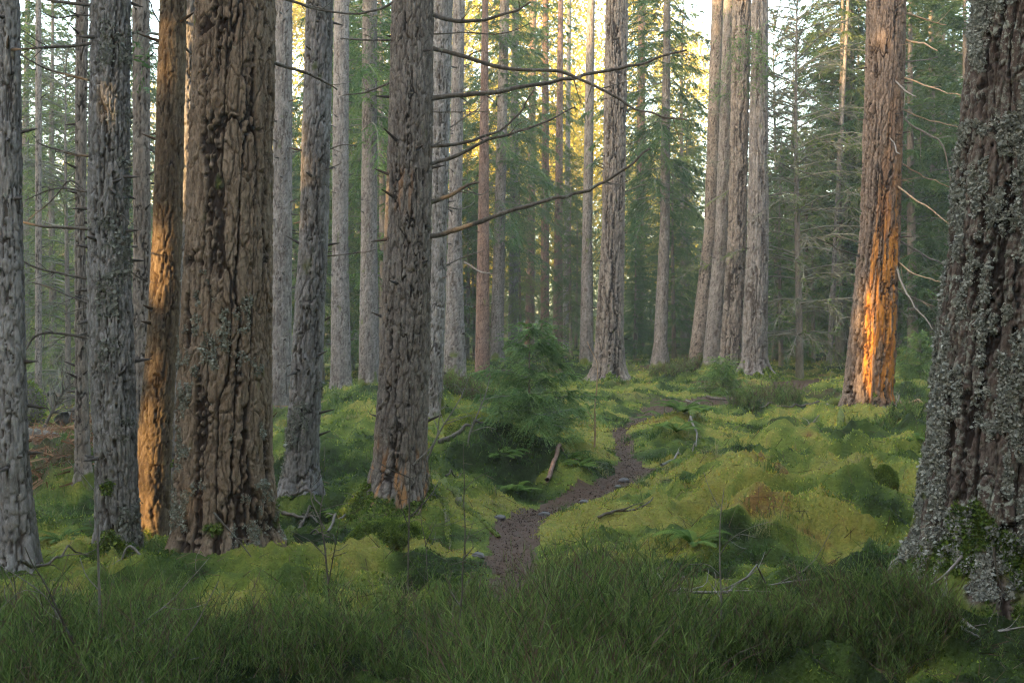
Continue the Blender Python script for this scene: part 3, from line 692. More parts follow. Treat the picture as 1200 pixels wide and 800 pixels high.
# surface roots
def root_part(t, pts, r0, seed):
    P = []
    for a, b in pts:
        q = ground_px(a, b); P.append([q[0], q[1], 0])
    S = smooth_line(P, 26); rad = r0 * (1 - .75 * np.linspace(0, 1, 26) ** 1.2)
    S[:, 2] = h(S[:, 0], S[:, 1]) - rad * .1
    S[:, :2] += np.stack([fbm(np.linspace(0, 5, 26), np.full(26, seed), oct=2, seed=seed), fbm(np.linspace(0, 5, 26), np.full(26, seed + 9.), oct=2, seed=seed)], -1) * r0 * .8
    V, Q = tube(S - t.base, rad * (1 + .3 * fbm(np.linspace(0, 7, 26), np.full(26, seed + 4.), oct=2, seed=seed)), 9, seed, .4)
    mo = .95 * sstep(-.6, -.1, fbm(V[:, 0] * 5, V[:, 1] * 5, V[:, 2] * 5, 2, seed))
    me = make_mesh('root', V, [Q], M['bark_mid'], True, {'moss': mo, 'furrow': np.zeros(len(V)), 'torn': np.zeros(len(V))})
    ro = link('root', me, t.root); rs = np.random.default_rng(seed); f = rs.integers(0, len(Q), 2600); w = rs.dirichlet([1, 1, 1, 1], 2600); P = (V[Q[f]] * w[..., None]).sum(1)
    a = unit(rs.normal(size=P.shape)); u = unit(rs.normal(0, .5, P.shape) + [0, 0, 1]); sz = (.012 * np.sqrt(t.D / 10) * rs.uniform(.5, 1.5, (len(P), 1))); g = Geo()
    g.tris(np.stack([P - a * sz * .5, P + a * sz * .5, P + u * sz], 1), rs.uniform(.05, .7, len(P))); tag(link('moss', g.mesh('moss', M['moss_fuzz']), ro), kind='stuff')
root_part(mid, [(497,590),(521,607),(546,621),(584,633)], .07, 1); root_part(mid, [(500,612),(520,632),(528,650)], .05, 2); root_part(mid, [(440,606),(420,622),(400,640)], .06, 3)
root_part(torn, [(1005,494),(992,508),(975,520)], .10, 11); root_part(torn, [(1048,490),(1060,505),(1072,516)], .10, 12); root_part(big, [(215,652),(200,664),(180,672)], .07, 13); root_part(nine, [(330,590),(320,597),(308,602)], .05, 14)
root_part(torn, [(1040,486),(1062,492),(1085,500)], .12, 4); root_part(torn, [(990,488),(970,494),(955,500)], .13, 5); root_part(torn, [(1020,492),(1030,505),(1040,516)], .11, 6)
root_part(t23, [(732,450),(745,455),(760,462)], .11, 7); root_part(t29, [(895,442),(905,444),(915,443)], .1, 8); root_part(big, [(310,656),(335,664),(350,680)], .08, 9)
root_part(pale, [(132,672),(128,684),(126,700)], .035, 10)

# ------------------------------------------------------------------ conifer crowns
def needle_twigs(g, O, Dr, L, K, w, droop, rs, tint):
    """comb-like twigs: from O along Dr with length L, K pairs of needle tufts of length w"""
    n = len(O)
    if not n: return
    up = np.array([0, 0, 1.0]); side = unit(np.cross(Dr, up))
    for k in range(K):
        s = (k + rs.random((n, 1)) * .8) / K
        b = O + Dr * L[:, None] * s; b[:, 2] -= (droop * L)[:] * s[:, 0] ** 2
        sz = w * (1 - .55 * s) * rs.uniform(.6, 1.25, (n, 1))
        for sg in (-1, 1):
            tip = b + (Dr * .75 + side * sg * rs.uniform(.35, .95, (n, 1))) * sz; tip[:, 2] += rs.uniform(-.55, .15, n) * sz[:, 0]
            wd = Dr * (w * .16) + np.array([0, 0, 1.0]) * (w * .07)
            P = np.stack([b - wd, b + wd, tip], 1)
            g.tris(P, np.clip(tint + rs.normal(0, .16, n) + .12 * s[:, 0], 0, 1))
def bough_axes(hgt, z0, lmax, nwh, nb, rs, up0=.15, droop=.45, power=.8):
    out = []
    for i in range(nwh):
        t = (i + rs.random() * .6) / nwh; z = z0 + (hgt - z0) * t
        for _ in range(nb):
            a = rs.uniform(0, 2 * np.pi); L = lmax * (1 - t) ** power * rs.uniform(.55, 1.1) + .12
            out.append((z + rs.uniform(-.5, .5) * (hgt - z0) / nwh, a, L, up0 + .5 * t + rs.uniform(-.12, .12), droop * rs.uniform(.6, 1.3) * (1 - .5 * t)))
    return out
def conifer_crown(name, hgt, z0, lmax, nwh, nb, seed, K=5, w=.16, tw=.34, step=.17, mat='needles', droop=.45, wood=.016, up0=.15, bare=.0, power=.8):
    rs = np.random.default_rng(seed); g = Geo()
    O_, D_, L_, T_ = [], [], [], []
    for z, a, L, u, dr in bough_axes(hgt, z0, lmax, nwh, nb, rs, up0, droop, power):
        m = max(5, int(L / .35)); s = np.linspace(0, 1, m); a2 = a + rs.uniform(-.25, .25) * s
        P = np.stack([np.cos(a2) * L * s, np.sin(a2) * L * s, z + L * (u * s - dr * s ** 2 + .12 * dr * s ** 4)], -1)
        V, Q = tube(P, wood * (L / lmax + .3) * (1 - .8 * s), 3); g.add(V, Q=Q, a=rs.uniform(.2, .6), m=1)
        nt_ = max(3, int(L / step)); q = np.sort(rs.uniform(.12 + bare, 1, nt_))
        pos = np.stack([np.interp(q, s, P[:, k]) for k in range(3)], -1); tn = unit(np.stack([np.interp(q, s, np.gradient(P[:, k])) for k in range(3)], -1))
        sd = unit(np.cross(tn, [0, 0, 1.0]))
        for sg in (-1, 1):
            d = unit(tn * rs.uniform(.35, .9, (nt_, 1)) + sd * sg * rs.uniform(.5, 1, (nt_, 1)) + np.array([0, 0, -1]) * rs.uniform(-.1, .95, (nt_, 1)))
            O_.append(pos); D_.append(d); L_.append((tw * L * (1.08 - q) * .9 + .16) * rs.uniform(.6, 1.2, nt_)); T_.append(np.full(nt_, rs.uniform(.25, .75)))
        O_.append(P[-1:] * .6 + P[-2:-1] * .4); D_.append(tn[-1:]); L_.append(np.array([.3])); T_.append(np.array([.6]))
    O, D, L, T = map(np.concatenate, (O_, D_, L_, T_))
    needle_twigs(g, O, D, L, K, w, .45, rs, T)
    return g.mesh(name, [M[mat], M['dead_twig']])
def bare_crown(name, hgt, z0, lmax, nwh, nb, seed, droop=.45, up0=.25):
    """long thin dead boughs with fine twigs"""
    rs = np.random.default_rng(seed); g = Geo(); g2 = Geo()
    for z, a, L, u, dr in bough_axes(hgt, z0, lmax, nwh, nb, rs, up0, droop, .35):
        m = 9; s = np.linspace(0, 1, m); a2 = a + rs.uniform(-.4, .4) * s ** 2
        P = np.stack([np.cos(a2) * L * s, np.sin(a2) * L * s, z + L * (u * s - dr * s ** 2)], -1) + rs.normal(0, .02, (m, 3)) * s[:, None]
        V, Q = tube(P, .027 * (1 - .75 * s), 4); g.add(V, Q=Q, a=rs.uniform(.3, .9))
        n = int(L * 13); q = rs.uniform(.15, 1, n); pos = np.stack([np.interp(q, s, P[:, k]) for k in range(3)], -1)
        tn = unit(P[-1] - P[0]); d = unit(tn * .9 + rs.normal(0, .55, (n, 3)) + np.array([0, 0, -.25])); l = rs.uniform(.2, .75, n)[:, None] * (1.1 - .6 * q[:, None])
        ribbons(g, pos, pos + d * l, .021, rs.uniform(.2, .9, n))
        if rs.random() < .6: needle_twigs(g2, pos[::2], d[::2], l[::2, 0] * .9, 4, .14, .5, rs, np.full(len(pos[::2]), .5))
        n2 = n * 2; k = rs.integers(0, n, n2); f = rs.uniform(.3, .9, (n2, 1)); p2 = pos[k] + d[k] * l[k] * f
        ribbons(g, p2, p2 + unit(d[k] + rs.normal(0, .6, (n2, 3))) * rs.uniform(.08, .3, (n2, 1)), .014, rs.uniform(.2, .9, n2))
    for P_ in g2.T: g.T.append(P_ + g.n)
    g.V += g2.V; g.A += g2.A; g.mT += [q * 0 + 1 for q in g2.mT]
    return g.mesh(name, [M['dead_twig'], M['needles_pale']])
def stem_mesh(hgt, r, seed, mat='bark_mid', ns=10):
    n = 22; z = np.linspace(-.3, hgt, n); rs = np.random.default_rng(seed)
    P = np.stack([.05 * np.sin(z * .4 + seed), .05 * np.cos(z * .33 + seed), z], -1)
    V, Q = tube(P, r * (1 - .94 * np.clip(z / hgt, 0, 1)) * (1 + .35 * np.exp(-np.maximum(z, 0) / .3)), ns, seed, .08)
    return make_mesh('trunk', V, [Q], M[mat], True, {'furrow': rs.random(len(V)) * .4, 'moss': .7 * np.exp(-np.maximum(V[:, 2], 0) / .35), 'torn': np.zeros(len(V))})
def leafy_crown(name, hgt, z0, rad, n, seed, mat='gold', leaf=.13):
    """broad crown of small leaves in drifting clumps, with limbs"""
    rs = np.random.default_rng(seed); g = Geo()
    nc = 90; t = rs.uniform(0, 1, nc); ca = rs.uniform(0, 2 * np.pi, nc)
    prof = rad * np.sin(np.pi * np.clip(t * .9 + .1, 0, 1)) ** .7
    rr = prof * np.sqrt(rs.uniform(.1, 1, nc)); C = np.stack([rr * np.cos(ca), rr * np.sin(ca), z0 + (hgt - z0) * t], -1)
    for c in C:
        b = np.array([0, 0, max(z0 * .7, c[2] - rr.mean() * .9)]); V, Q = tube(smooth_line([b, (b + c) / 2 + [0, 0, .3], c], 6), np.linspace(.035, .008, 6), 3); g.add(V, Q=Q, a=.3, m=1)
    k = rs.integers(0, nc, n); ct = C[k] + rs.normal(0, 1, (n, 3)) * np.array([.62, .62, .40]) * rad / 2.6
    a = unit(rs.normal(size=(n, 3))); b = unit(np.cross(a, rs.normal(size=(n, 3)))); s = leaf * rs.uniform(.6, 1.3, (n, 1))
    g.quads(np.stack([ct - a * s * .6, ct + b * s * .35, ct + a * s * .6, ct - b * s * .35], 1), np.clip(rs.normal(.5, .2, n) + .15 * (t[k] - .5), 0, 1))
    return g.mesh(name, [M[mat], M['dead_twig']])

PROTO = {}
for i in range(4): PROTO['spruce', i] = (stem_mesh(15, .16, i), conifer_crown('crown', 15.5, .5 + .4 * i, 2.7, 34, 6, 200 + i, K=6, w=.15, step=.125))
for i in range(3): PROTO['pale', i] = (stem_mesh(17, .15, 10 + i), conifer_crown('crown', 17.5, 1.6 + i, 2.9, 30, 6, 210 + i, K=6, w=.16, mat='needles_pale', droop=.6, step=.14))
for i in range(3): PROTO['dead', i] = (stem_mesh(13, .12, 20 + i), bare_crown('dead_boughs', 13, 1.0, 3.6, 26, 5, 220 + i, .62, .22))
for i in range(3): PROTO['gold', i] = (stem_mesh(20, .16, 30 + i, 'bark_grey'), leafy_crown('crown', 22, 3.5, 3.6, 15000, 230 + i, leaf=.19))
HIGH = [conifer_crown('crown', 20, 4.0 + 1.2 * i, 2.7, 28, 6, 240 + i, K=6, w=.16, droop=.65, up0=.05, step=.14) for i in range(3)]

def far_tree(kind, i, px, D, label, sc=1.0, rz=None, name=None, group=None, cat='tree'):
    x = (px - 600) / F * D; a, b = PROTO[kind, i]
    nm = name or {'spruce': 'spruce_tree', 'pale': 'spruce_tree', 'dead': 'spruce_tree', 'gold': 'birch_tree'}[kind]
    t = thing(nm, label, cat, (x, D, hz(x, D) - .05), group, random.uniform(0, 6.28) if rz is None else rz, sc)
    link('trunk', a, t); link('dead_boughs' if kind == 'dead' else 'crown', b, t); return t
GB = 'dark spruces closing the view between the trunks'; GY = 'golden leaved birches far off in the sun'; GD = 'dead branched spruces'
SPR = [  # kind, variant, px, D, scale, label
    ('pale', 0, 62, 30, .80, 'hazy pale green spruce filling the gap right of the slim left edge trunk'),
    ('spruce', 1, 30, 46, .95, 'dark spruce far back, just right of the left edge trunk'),
    ('pale', 1, 92, 52, .80, 'faint spruce far behind the slim trunk left of the pale silvery one'),
    ('spruce', 2, 166, 40, .90, 'spruce showing between pale silvery trunk and golden trunk'),
    ('spruce', 3, 345, 38, .62, 'low spruce under the golden leaves right of the thickest trunk'),
    ('spruce', 0, 405, 40, 1.0, 'dense dark spruce behind the left one of two slim trunks'),
    ('spruce', 1, 448, 34, .95, 'dark spruce hanging its boughs left of the long branched trunk'),
    ('spruce', 2, 548, 40, .55, 'dark green spruce right of the long branched trunk, behind the little spruce'),
    ('pale', 2, 618, 62, .5, 'soft green spruce behind the three thin brown trunks'),
    ('spruce', 3, 524, 46, .85, 'dark spruce partly hidden behind the knotted pale trunk'),
    ('spruce', 0, 668, 56, .5, 'small dark spruce behind the whitish birch stem'),
    ('spruce', 1, 745, 44, .45, 'low dark spruce between the stout trunk and the lone knotty trunk'),
    ('pale', 0, 800, 46, .95, 'blue green spruce between the lone knotty trunk and the group of four'),
    ('spruce', 2, 915, 42, .55, 'low dark spruce just right of the four grouped trunks'),
    ('spruce', 3, 1068, 34, 1.0, 'dense dark spruce right behind the torn trunk'),
    ('spruce', 0, 1115, 40, 1.05, 'dark spruce between the torn trunk and the lichened trunk'),
    ('pale', 1, 965, 52, .95, 'pale green spruce behind the thin stems left of the torn trunk'),
    ('spruce', 1, 1035, 50, .9, 'spruce hidden mostly behind the torn trunk'),
    ('spruce', 2, 480, 56, .8, 'spruce whose edges show round the long branched trunk'),
    ('pale', 2, 855, 60, .85, 'spruce almost hidden behind the four grouped trunks'),
    ('pale', 0, 720, 66, .55, 'faint spruce behind the stout trunk at the path bend'),
    ('spruce', 3, 590, 64, .5, 'dark spruce far behind the two straight trunks above the little spruce'),
    ('dead', 0, 935, 31, .92, 'bare grey spruce with drooping dead boughs right of the group of four'),
    ('pale', 2, 985, 37, .98, 'green twiggy spruce behind the thin stems beside the torn trunk'),
    ('spruce', 1, 1130, 33, .95, 'dark branched spruce by the huge lichened trunk'),
    ('dead', 0, 78, 26, .65, 'thin dead spruce with bare boughs over the dead bracken'),
    ('dead', 1, 908, 40, .95, 'fine twigged dead spruce close behind the rightmost grouped trunk'),
]
for i, (k, v, px, D, sc, lab) in enumerate(SPR): far_tree(k, v, px, D, lab, sc, None, None, GD if k == 'dead' else GB)
for i, (px, D, sc, lab) in enumerate([(338, 64, .9, 'golden birch in the narrow gap right of the thickest trunk'), (385, 70, .95, 'golden birch seen left of the two slim trunks'),
    (452, 85, 1.05, 'golden birch glowing left of the long branched trunk'), (590, 66, 1.0, 'golden birch behind the two straight trunks above the little spruce'), (640, 62, .95, 'golden birch behind the three thin brown trunks'),
    (690, 72, 1.0, 'golden birch behind the slender pinkish trunk'), (755, 66, .9, 'golden birch right of the stout trunk at the bend'), (805, 95, 1.1, 'yellow birch left of the four grouped trunks, against the sky'),
    (180, 88, .9, 'pale golden birch glimpsed left of the golden lit trunk'), (95, 95, .7, 'low yellow birch far off in the left gap'), (545, 74, 1.0, 'golden birch right of the long branched trunk')]):
    far_tree('gold', i % 3, px, D, lab, sc, None, None, GY)
for i, t in enumerate([sixt, sevt, nint, t24, t25, t31, t34, eleven]):
    zc = {0: 1.0, 1: .95, 2: .95}[i % 3]
    o = link('crown', HIGH[i % 3], t.root, (0, 0, 0 if t.D > 33 else 1.5), 1.3 * i, zc); 
# further spruces filling the gaps, each named by the trunks it shows between
GAPS = [(-40, 6, 'left of the left edge trunk'), (22, 88, 'between the left edge trunk and the next slim one'), (118, 160, 'between the pale silvery trunk and the golden one'), (330, 352, 'right beside the thickest trunk'),
        (376, 390, 'left of the two slim trunks'), (410, 424, 'between the two slim trunks'), (443, 460, 'right of the two slim trunks'), (545, 574, 'left of the two straight trunks above the little spruce'),
        (608, 632, 'above the tip of the little spruce'), (660, 690, 'around the whitish birch stem'), (736, 762, 'right of the stout trunk'), (786, 812, 'left of the four grouped trunks'),
        (905, 945, 'just right of the four grouped trunks'), (950, 975, 'behind the thin stems left of the torn trunk'), (995, 1015, 'against the left side of the torn trunk'), (1062, 1085, 'against the right side of the torn trunk'),
        (1092, 1120, 'left of the huge lichened trunk'), (1200, 1280, 'past the right edge')]
DEPTH = ['nearer', 'middle', 'farthest']
rg = np.random.default_rng(99)
for gi, (a, b, where) in enumerate(GAPS):
    low = 540 < a < 770; sky_ = 780 < a < 960 or 325 < a < 380
    for q in range(3):
        D_ = (38, 50, 66)[q] + rg.uniform(-4, 4); px = a + (b - a) * (q + .5) / 3 + rg.uniform(-6, 6)
        sc = rg.uniform(.32, .48) if (low and q != 2) else rg.uniform(.45, .6) if low or (sky_ and q == 0) else rg.uniform(.62, .8) if sky_ else rg.uniform(.95, 1.2)
        far_tree('pale' if rg.random() < .45 else 'spruce', int(rg.integers(0, 3)), px, D_, DEPTH[q] + ' of three background spruces ' + where, sc, None, None, GB)
# a wall of wood far behind everything, one mass
def far_wood():
    rs = np.random.default_rng(77); g = Geo()
    for i in range(130):
        a = R(-34 + 68 * (i + rs.random()) / 130); d = rs.uniform(84, 150); x, y = math.sin(a) * d, math.cos(a) * d
        px = 600 + x / y * F
        hgt = rs.uniform(9, 14) + (rs.uniform(6, 16) if 530 < px < 780 else rs.uniform(3, 10) if (320 < px < 530 or px > 1000 or px < 30) else 3 if 840 < px else 0); zg = float(h_base(np.array([x]), np.array([y]))[0])
        V, Q = tube([[x, y, zg - .5], [x, y, zg + hgt * .5], [x, y, zg + hgt]], [.25, .18, .03], 5); g.add(V, Q=Q, a=.4, m=1)
        n = 1600; t = rs.random(n) ** 1.3; rr = (2.9 * (1 - t) + .15) * np.sqrt(rs.random(n)); an = rs.uniform(0, 6.28, n)
        c = np.stack([x + rr * np.cos(an), y + rr * np.sin(an), zg + .5 + (hgt - .5) * t], -1)
        tip = c + np.stack([np.cos(an), np.sin(an), np.full(n, -.45)], -1) * rs.uniform(.4, .9, (n, 1)); s = np.stack([-np.sin(an), np.cos(an), rs.uniform(-.5, .5, n)], -1) * rs.uniform(.06, .2, (n, 1))
        g.tris(np.stack([c - s, c + s, tip], 1), rs.uniform(.2, .9, n))
    tag(link('distant_woodland', g.mesh('distant_woodland', [M['needles_pale'], M['bark_far']])), kind='stuff')
far_wood()

# unseen wood added beside and behind the camera to block sun and sky
RAYS = []      # sunbeams that gaps are cut for: a lit point, radius of the gap
def beam(px, py, D, r): RAYS.append((px2w(px, py, D), r))
for py, r in ((288, .09), (310, .06), (415, .03), (503, .05), (532, .10), (560, .11), (588, .11), (612, .08)): beam(np.interp(py, [270, 640], [193, 171]), py, 9.3, r + .07)
beam(202, 45, 9.3, .10); beam(472, 220, 10.3, .15); beam(475, 243, 10.3, .15)
for py, r in ((338, .20), (365, .32), (395, .36), (425, .34), (448, .22)): beam(1030, py, 19.6, r - .06)
beam(1035, 36, 19.6, .05)
def shade_wood():
    rs = np.random.default_rng(5); g = Geo(); U = np.array([-SH[1], SH[0]])   # U points to the right of the sun's direction
    P0 = []
    for row, aa in enumerate((19, 23, 28)):
        for b in np.arange(-46, 10, 2.3):
            s = aa + rs.uniform(-1, 1); q = SH * s + U * (b + rs.uniform(-.6, .6) + row * .8)
            P0.append((q, np.interp(b, [-46, -20, 0, 10], [21, 20, 17, 15]) * rs.uniform(.9, 1.1)))
    for y in np.arange(-9, 30, 2.6): P0.append(((.5 * max(y, 0) + 5.5 + rs.uniform(0, 3), y + rs.uniform(-1, 1)), rs.uniform(15, 20)))
    for x in np.arange(-2, 9, 2.6): P0.append(((x, -9 + rs.uniform(-2, 2)), rs.uniform(13, 18)))
    for (x, y), hgt in P0:
        if y > .2 and abs(x) < y * .50 + 2.8: continue
        zg = 0.0
        V, Q = tube([[x, y, zg - .5], [x, y, zg + hgt * .5], [x, y, zg + hgt]], [.2, .14, .02], 6); g.add(V, Q=Q, a=.4, m=1)
        n = 2600; t = rs.random(n); rr = (2.3 * (1 - t) ** .6 + .25) * np.sqrt(rs.random(n)); an = rs.uniform(0, 6.28, n)
        c = np.stack([x + rr * np.cos(an), y + rr * np.sin(an), zg + .1 + (hgt - .1) * t], -1)
        keep = np.ones(n, bool)
        for p, r in RAYS:
            v = c - p; al = v @ SUN; keep &= np.linalg.norm(v - al[:, None] * SUN, axis=1) > r + .24
        c = c[keep]; an = an[keep]; n = len(c)
        tip = c + np.stack([np.cos(an), np.sin(an), np.full(n, -.4)], -1) * rs.uniform(.35, .8, (n, 1)); s = np.stack([-np.sin(an), np.cos(an), rs.uniform(-.5, .5, n)], -1) * rs.uniform(.14, .30, (n, 1))
        g.tris(np.stack([c - s, c + s, tip], 1), rs.uniform(.2, .8, n))
    tag(link('added_shade_wood', g.mesh('added_shade_wood', [M['needles'], M['bark_mid']])), kind='stuff')
shade_wood()

# ------------------------------------------------------------------ moss, grass and undergrowth on the forest floor
TR = np.array([(t.base[0], t.base[1], float(np.interp(t.zg + .1, t.z, t.r))) for t in (big, right, mid, torn, gold, pale, edge, sliver, lefty, gap, nine, t23, t28, t29)])
def scatter(n, r0, r1, seed, a0=-33, a1=33):
    rs = np.random.default_rng(seed)
    d = np.exp(rs.uniform(math.log(r0), math.log(r1), n)); a = np.radians(rs.uniform(a0, a1, n))
    x, y = np.sin(a) * d, np.cos(a) * d
    ok = path_d(x, y) + .12 * fbm(x * 4, y * 4, oct=2, seed=21) > -.02
    for tx, ty, tr in TR: ok &= np.hypot(x - tx, y - ty) > tr * .8
    return x[ok], y[ok], rs
def pix(x, y, z): return 600 + x / y * F, HOR - (z - CZ) / y * F
def blades(g, x, y, z, hgt, wid, rs, tint, lean=.5, bend=True):
    n = len(x); a = rs.uniform(0, 2 * np.pi, n); O = np.stack([x, y, z - hgt * .15], -1)
    ln = np.stack([np.cos(a), np.sin(a), np.zeros(n)], -1) * (lean * rs.random(n))[:, None]
    d = unit(ln + [0, 0, 1.0]) * hgt[:, None]
    b = rs.uniform(0, 2 * np.pi, n); s = np.stack([np.cos(b), np.sin(b), np.zeros(n)], -1) * (wid * .5)[:, None]
    if not bend: g.tris(np.stack([O - s, O + s, O + d], 1), tint); return
    mid_ = O + d * .55; tip = O + d + ln * hgt[:, None] * .9 - np.array([0, 0, 1]) * (hgt * .18 * lean)[:, None]
    g.quads(np.stack([O - s, O + s, mid_ + s * .75, mid_ - s * .75], 1), tint)
    g.tris(np.stack([mid_ - s * .75, mid_ + s * .75, tip], 1), np.clip(tint + .08, 0, 1))

def moss_carpet():
    g = Geo(); x, y, rs = scatter(460000, 4.6, 42, 51)
    z = h(x, y); lit = litter_at(x, y); k = rs.random(len(x)) > lit * .85; x, y, z = x[k], y[k], z[k]
    tall = 1 + .8 * fbm(x * 1.7, y * 1.7, oct=2, seed=61)
    hg = .0145 * (y / 9) ** .8 * tall * rs.uniform(.5, 1.6, len(x)); t = np.clip(tint_at(x, y) + rs.normal(0, .19, len(x)), 0, .93)
    blades(g, x, y, z, hg, hg * .8, rs, t, 1.6, False)
    tag(link('moss_carpet', g.mesh('moss_carpet', M['moss_fuzz'])), kind='stuff')
def grass_cover():
    g = Geo(); x, y, rs = scatter(240000, 4.6, 60, 52)
    m = fbm(x * .7, y * .7, oct=3, seed=62) + .25 * fbm(x * 3, y * 3, oct=2, seed=63)
    px, py = pix(x, y, h_base(x, y))
    spot = lambda cx, cyy, rx, ry: np.exp(-(((px - cx) / rx) ** 2 + ((py - cyy) / ry) ** 2))
    m = m + .7 * spot(405, 490, 60, 22) + .6 * spot(780, 455, 55, 25) + .5 * spot(700, 610, 110, 20) + .45 * spot(870, 640, 170, 40) + .5 * spot(70, 600, 45, 30) + .35 * spot(1090, 470, 70, 30) - .35 * spot(980, 530, 90, 30) - .5 * spot(300, 680, 130, 30)
    k = rs.random(len(x)) < sstep(.22, .62, m) * (1 - .9 * litter_at(x, y)); x, y, px, py, m = x[k], y[k], px[k], py[k], m[k]
    z = h(x, y); n = len(x)
    hg = .075 * (y / 11) ** .55 * rs.uniform(.4, 1.5, n) * (1 + .7 * np.clip(m, 0, 1)); w = .0042 * (y / 9) ** .9 + hg * .015
    t = np.clip(rs.normal(.42, .28, n) + .15 * spotless(x, y), 0, 1)
    blades(g, x, y, z, hg, w, rs, t, .8)
    cx, cyy, rs = scatter(420, 6.5, 30, 53); ln = len(cx); nb = 60                     # tussocks of longer grass, some bleached
    x = np.repeat(cx, nb) + rs.normal(0, .05, ln * nb); y = np.repeat(cyy, nb) + rs.normal(0, .05, ln * nb); hg = np.repeat(rs.uniform(.08, .22, ln), nb) * rs.uniform(.6, 1.2, ln * nb)
    blades(g, x, y, h(x, y), hg, .005 * (y / 9) ** .8, rs, np.clip(np.repeat(rs.choice([.1, .3, .6, .95], ln), nb) + rs.normal(0, .12, ln * nb), 0, 1), 1.3)
    tag(link('grass', g.mesh('grass', M['grass'])), kind='stuff')
def spotless(x, y): return fbm(x * .9, y * .9, oct=2, seed=66)
moss_carpet(); grass_cover()

def berry_proto(seed, hgt):
    """an upright, much branched green twiggy shrub: returns ribbon starts, ends, widths, tints"""
    rs = np.random.default_rng(seed); O, E, W, T = [], [], [], []
    if rs.random() < .5:                                       # a dead shoot among the green ones
        p = np.zeros(3); d = unit(np.append(rs.normal(0, .3, 2), 1.0))
        for i in range(5): q = p + d * hgt * .26; O.append(p); E.append(q); W.append(.0042); T.append(2.0); p = q; d = unit(d + rs.normal(0, .16, 3))
    for _ in range(rs.integers(2, 4)):
        a = rs.uniform(0, 6.28); ln = rs.uniform(.05, .45); hh = hgt * rs.uniform(.7, 1.1); p = np.array([rs.normal(0, .02), rs.normal(0, .02), -.03]); d = unit(np.array([math.cos(a) * ln, math.sin(a) * ln, 1.0])); m = 6
        for i in range(m):
            q = p + d * hh / m; O.append(p); E.append(q); W.append(.005 * (1 - .5 * i / m)); T.append(.25 + .08 * i)
            if i >= 1:
                for _ in range(rs.integers(2, 4)):
                    b = rs.uniform(0, 6.28); dd = unit(d * 1.0 + .75 * np.array([math.cos(b), math.sin(b), .1])); l = hh * rs.uniform(.16, .34)
                    r0 = p + (q - p) * rs.random(); r1 = r0 + dd * l; O.append(r0); E.append(r1); W.append(.0036); T.append(rs.uniform(.35, .85))
                    for _ in range(rs.integers(1, 4)):
                        s = r0 + (r1 - r0) * rs.uniform(.3, .9); e = s + unit(dd + .6 * rs.normal(size=3) + [0, 0, .5]) * l * rs.uniform(.25, .55); O.append(s); E.append(e); W.append(.0032); T.append(rs.uniform(.4, .95))
            p = q; d = unit(d + rs.normal(0, .10, 3))
    return map(np.array, (O, E, W, T))
BP = [list(berry_proto(300 + i, .40)) for i in range(12)]
def berry_bed(name, xy, sc, rs, tint_off=0, wide=1.0):
    g = Geo(); which = rs.integers(0, len(BP), len(xy)); ang = rs.uniform(0, 6.28, len(xy)); z = h(xy[:, 0], xy[:, 1])
    for v in range(len(BP)):
        k = np.nonzero(which == v)[0]
        if not len(k): continue
        O, E, W, T = BP[v]; c, s = np.cos(ang[k]), np.sin(ang[k])
        def put(P):
            X = P[None, :, 0] * c[:, None] - P[None, :, 1] * s[:, None]; Y = P[None, :, 0] * s[:, None] + P[None, :, 1] * c[:, None]
            Q = np.stack([X, Y, np.broadcast_to(P[None, :, 2], X.shape)], -1) * sc[k][:, None, None]
            return (Q + np.stack([xy[k, 0], xy[k, 1], z[k]], -1)[:, None, :]).reshape(-1, 3)
        tt = np.clip(np.tile(T, len(k)) + rs.normal(0, .16, len(k) * len(T)) + np.repeat(rs.normal(0, .2, len(k)), len(T)) + tint_off, 0, 1)
        ribbons(g, put(O), put(E), np.tile(W, len(k)) * wide, tt)
    return g.mesh(name, M['berry'])
def berry_field():
    rs = np.random.default_rng(71); n = 7000
    y = rs.uniform(3.3, 7.6, n); x = rs.uniform(-.52, .52, n) * y
    px, py = pix(x, y, h_base(x, y)); nz_ = fbm(x * 1.1, y * 1.1, oct=3, seed=72)
    lim = np.interp(px, [-100, 0, 120, 260, 400, 480, 560, 700, 780, 820, 850, 920, 960, 1040, 1120, 1160, 1300],
                    [722, 722, 728, 738, 735, 728, 702, 700, 712, 745, 800, 800, 800, 800, 780, 775, 770])
    k = (py > lim + 30 * nz_) & (rs.random(n) < np.where(px > 830, .16, .9)); x, y, px, py = x[k], y[k], px[k], py[k]
    cl = fbm(x * 1.9, y * 1.9, oct=3, seed=73)
    sc = np.clip((.30 + .34 * sstep(0, 70, py - lim[k])) * rs.uniform(.55, 1.25, len(x)) * (1 + .9 * cl), .22, 1.15)
    g_ = rs.random(len(x)) < sstep(-.40, .12, cl) + .06; x, y, px, py, sc = x[g_], y[g_], px[g_], py[g_], sc[g_]
    sc = np.minimum(sc * (1 + .75 * np.exp(-((px - 660) / 120) ** 2)), 1.2)
    tag(link('blaeberry_undergrowth', berry_bed('blaeberry_undergrowth', np.stack([x, y], -1), sc, rs)), kind='stuff')
    for px_, py_, rx, ry, n, lab, s in ((1025, 775, .40, .36, 420, 'wide twiggy green shrub in front of the huge lichened trunk', .88), (880, 790, .3, .25, 130, 'smaller green shrub at the bottom edge right of centre', .7)):
        q = ground_px(px_, py_); a = rs.uniform(0, 6.28, n); r = np.sqrt(rs.random(n)); xy = np.stack([q[0] + np.cos(a) * r * rx, q[1] + np.sin(a) * r * ry], -1)
        me = berry_bed('shrub', xy, s * (1.15 - .5 * r) * rs.uniform(.7, 1.2, n), rs); me.name = 'shrub'
        tag(link('shrub', me), lab, 'shrub')
berry_field()

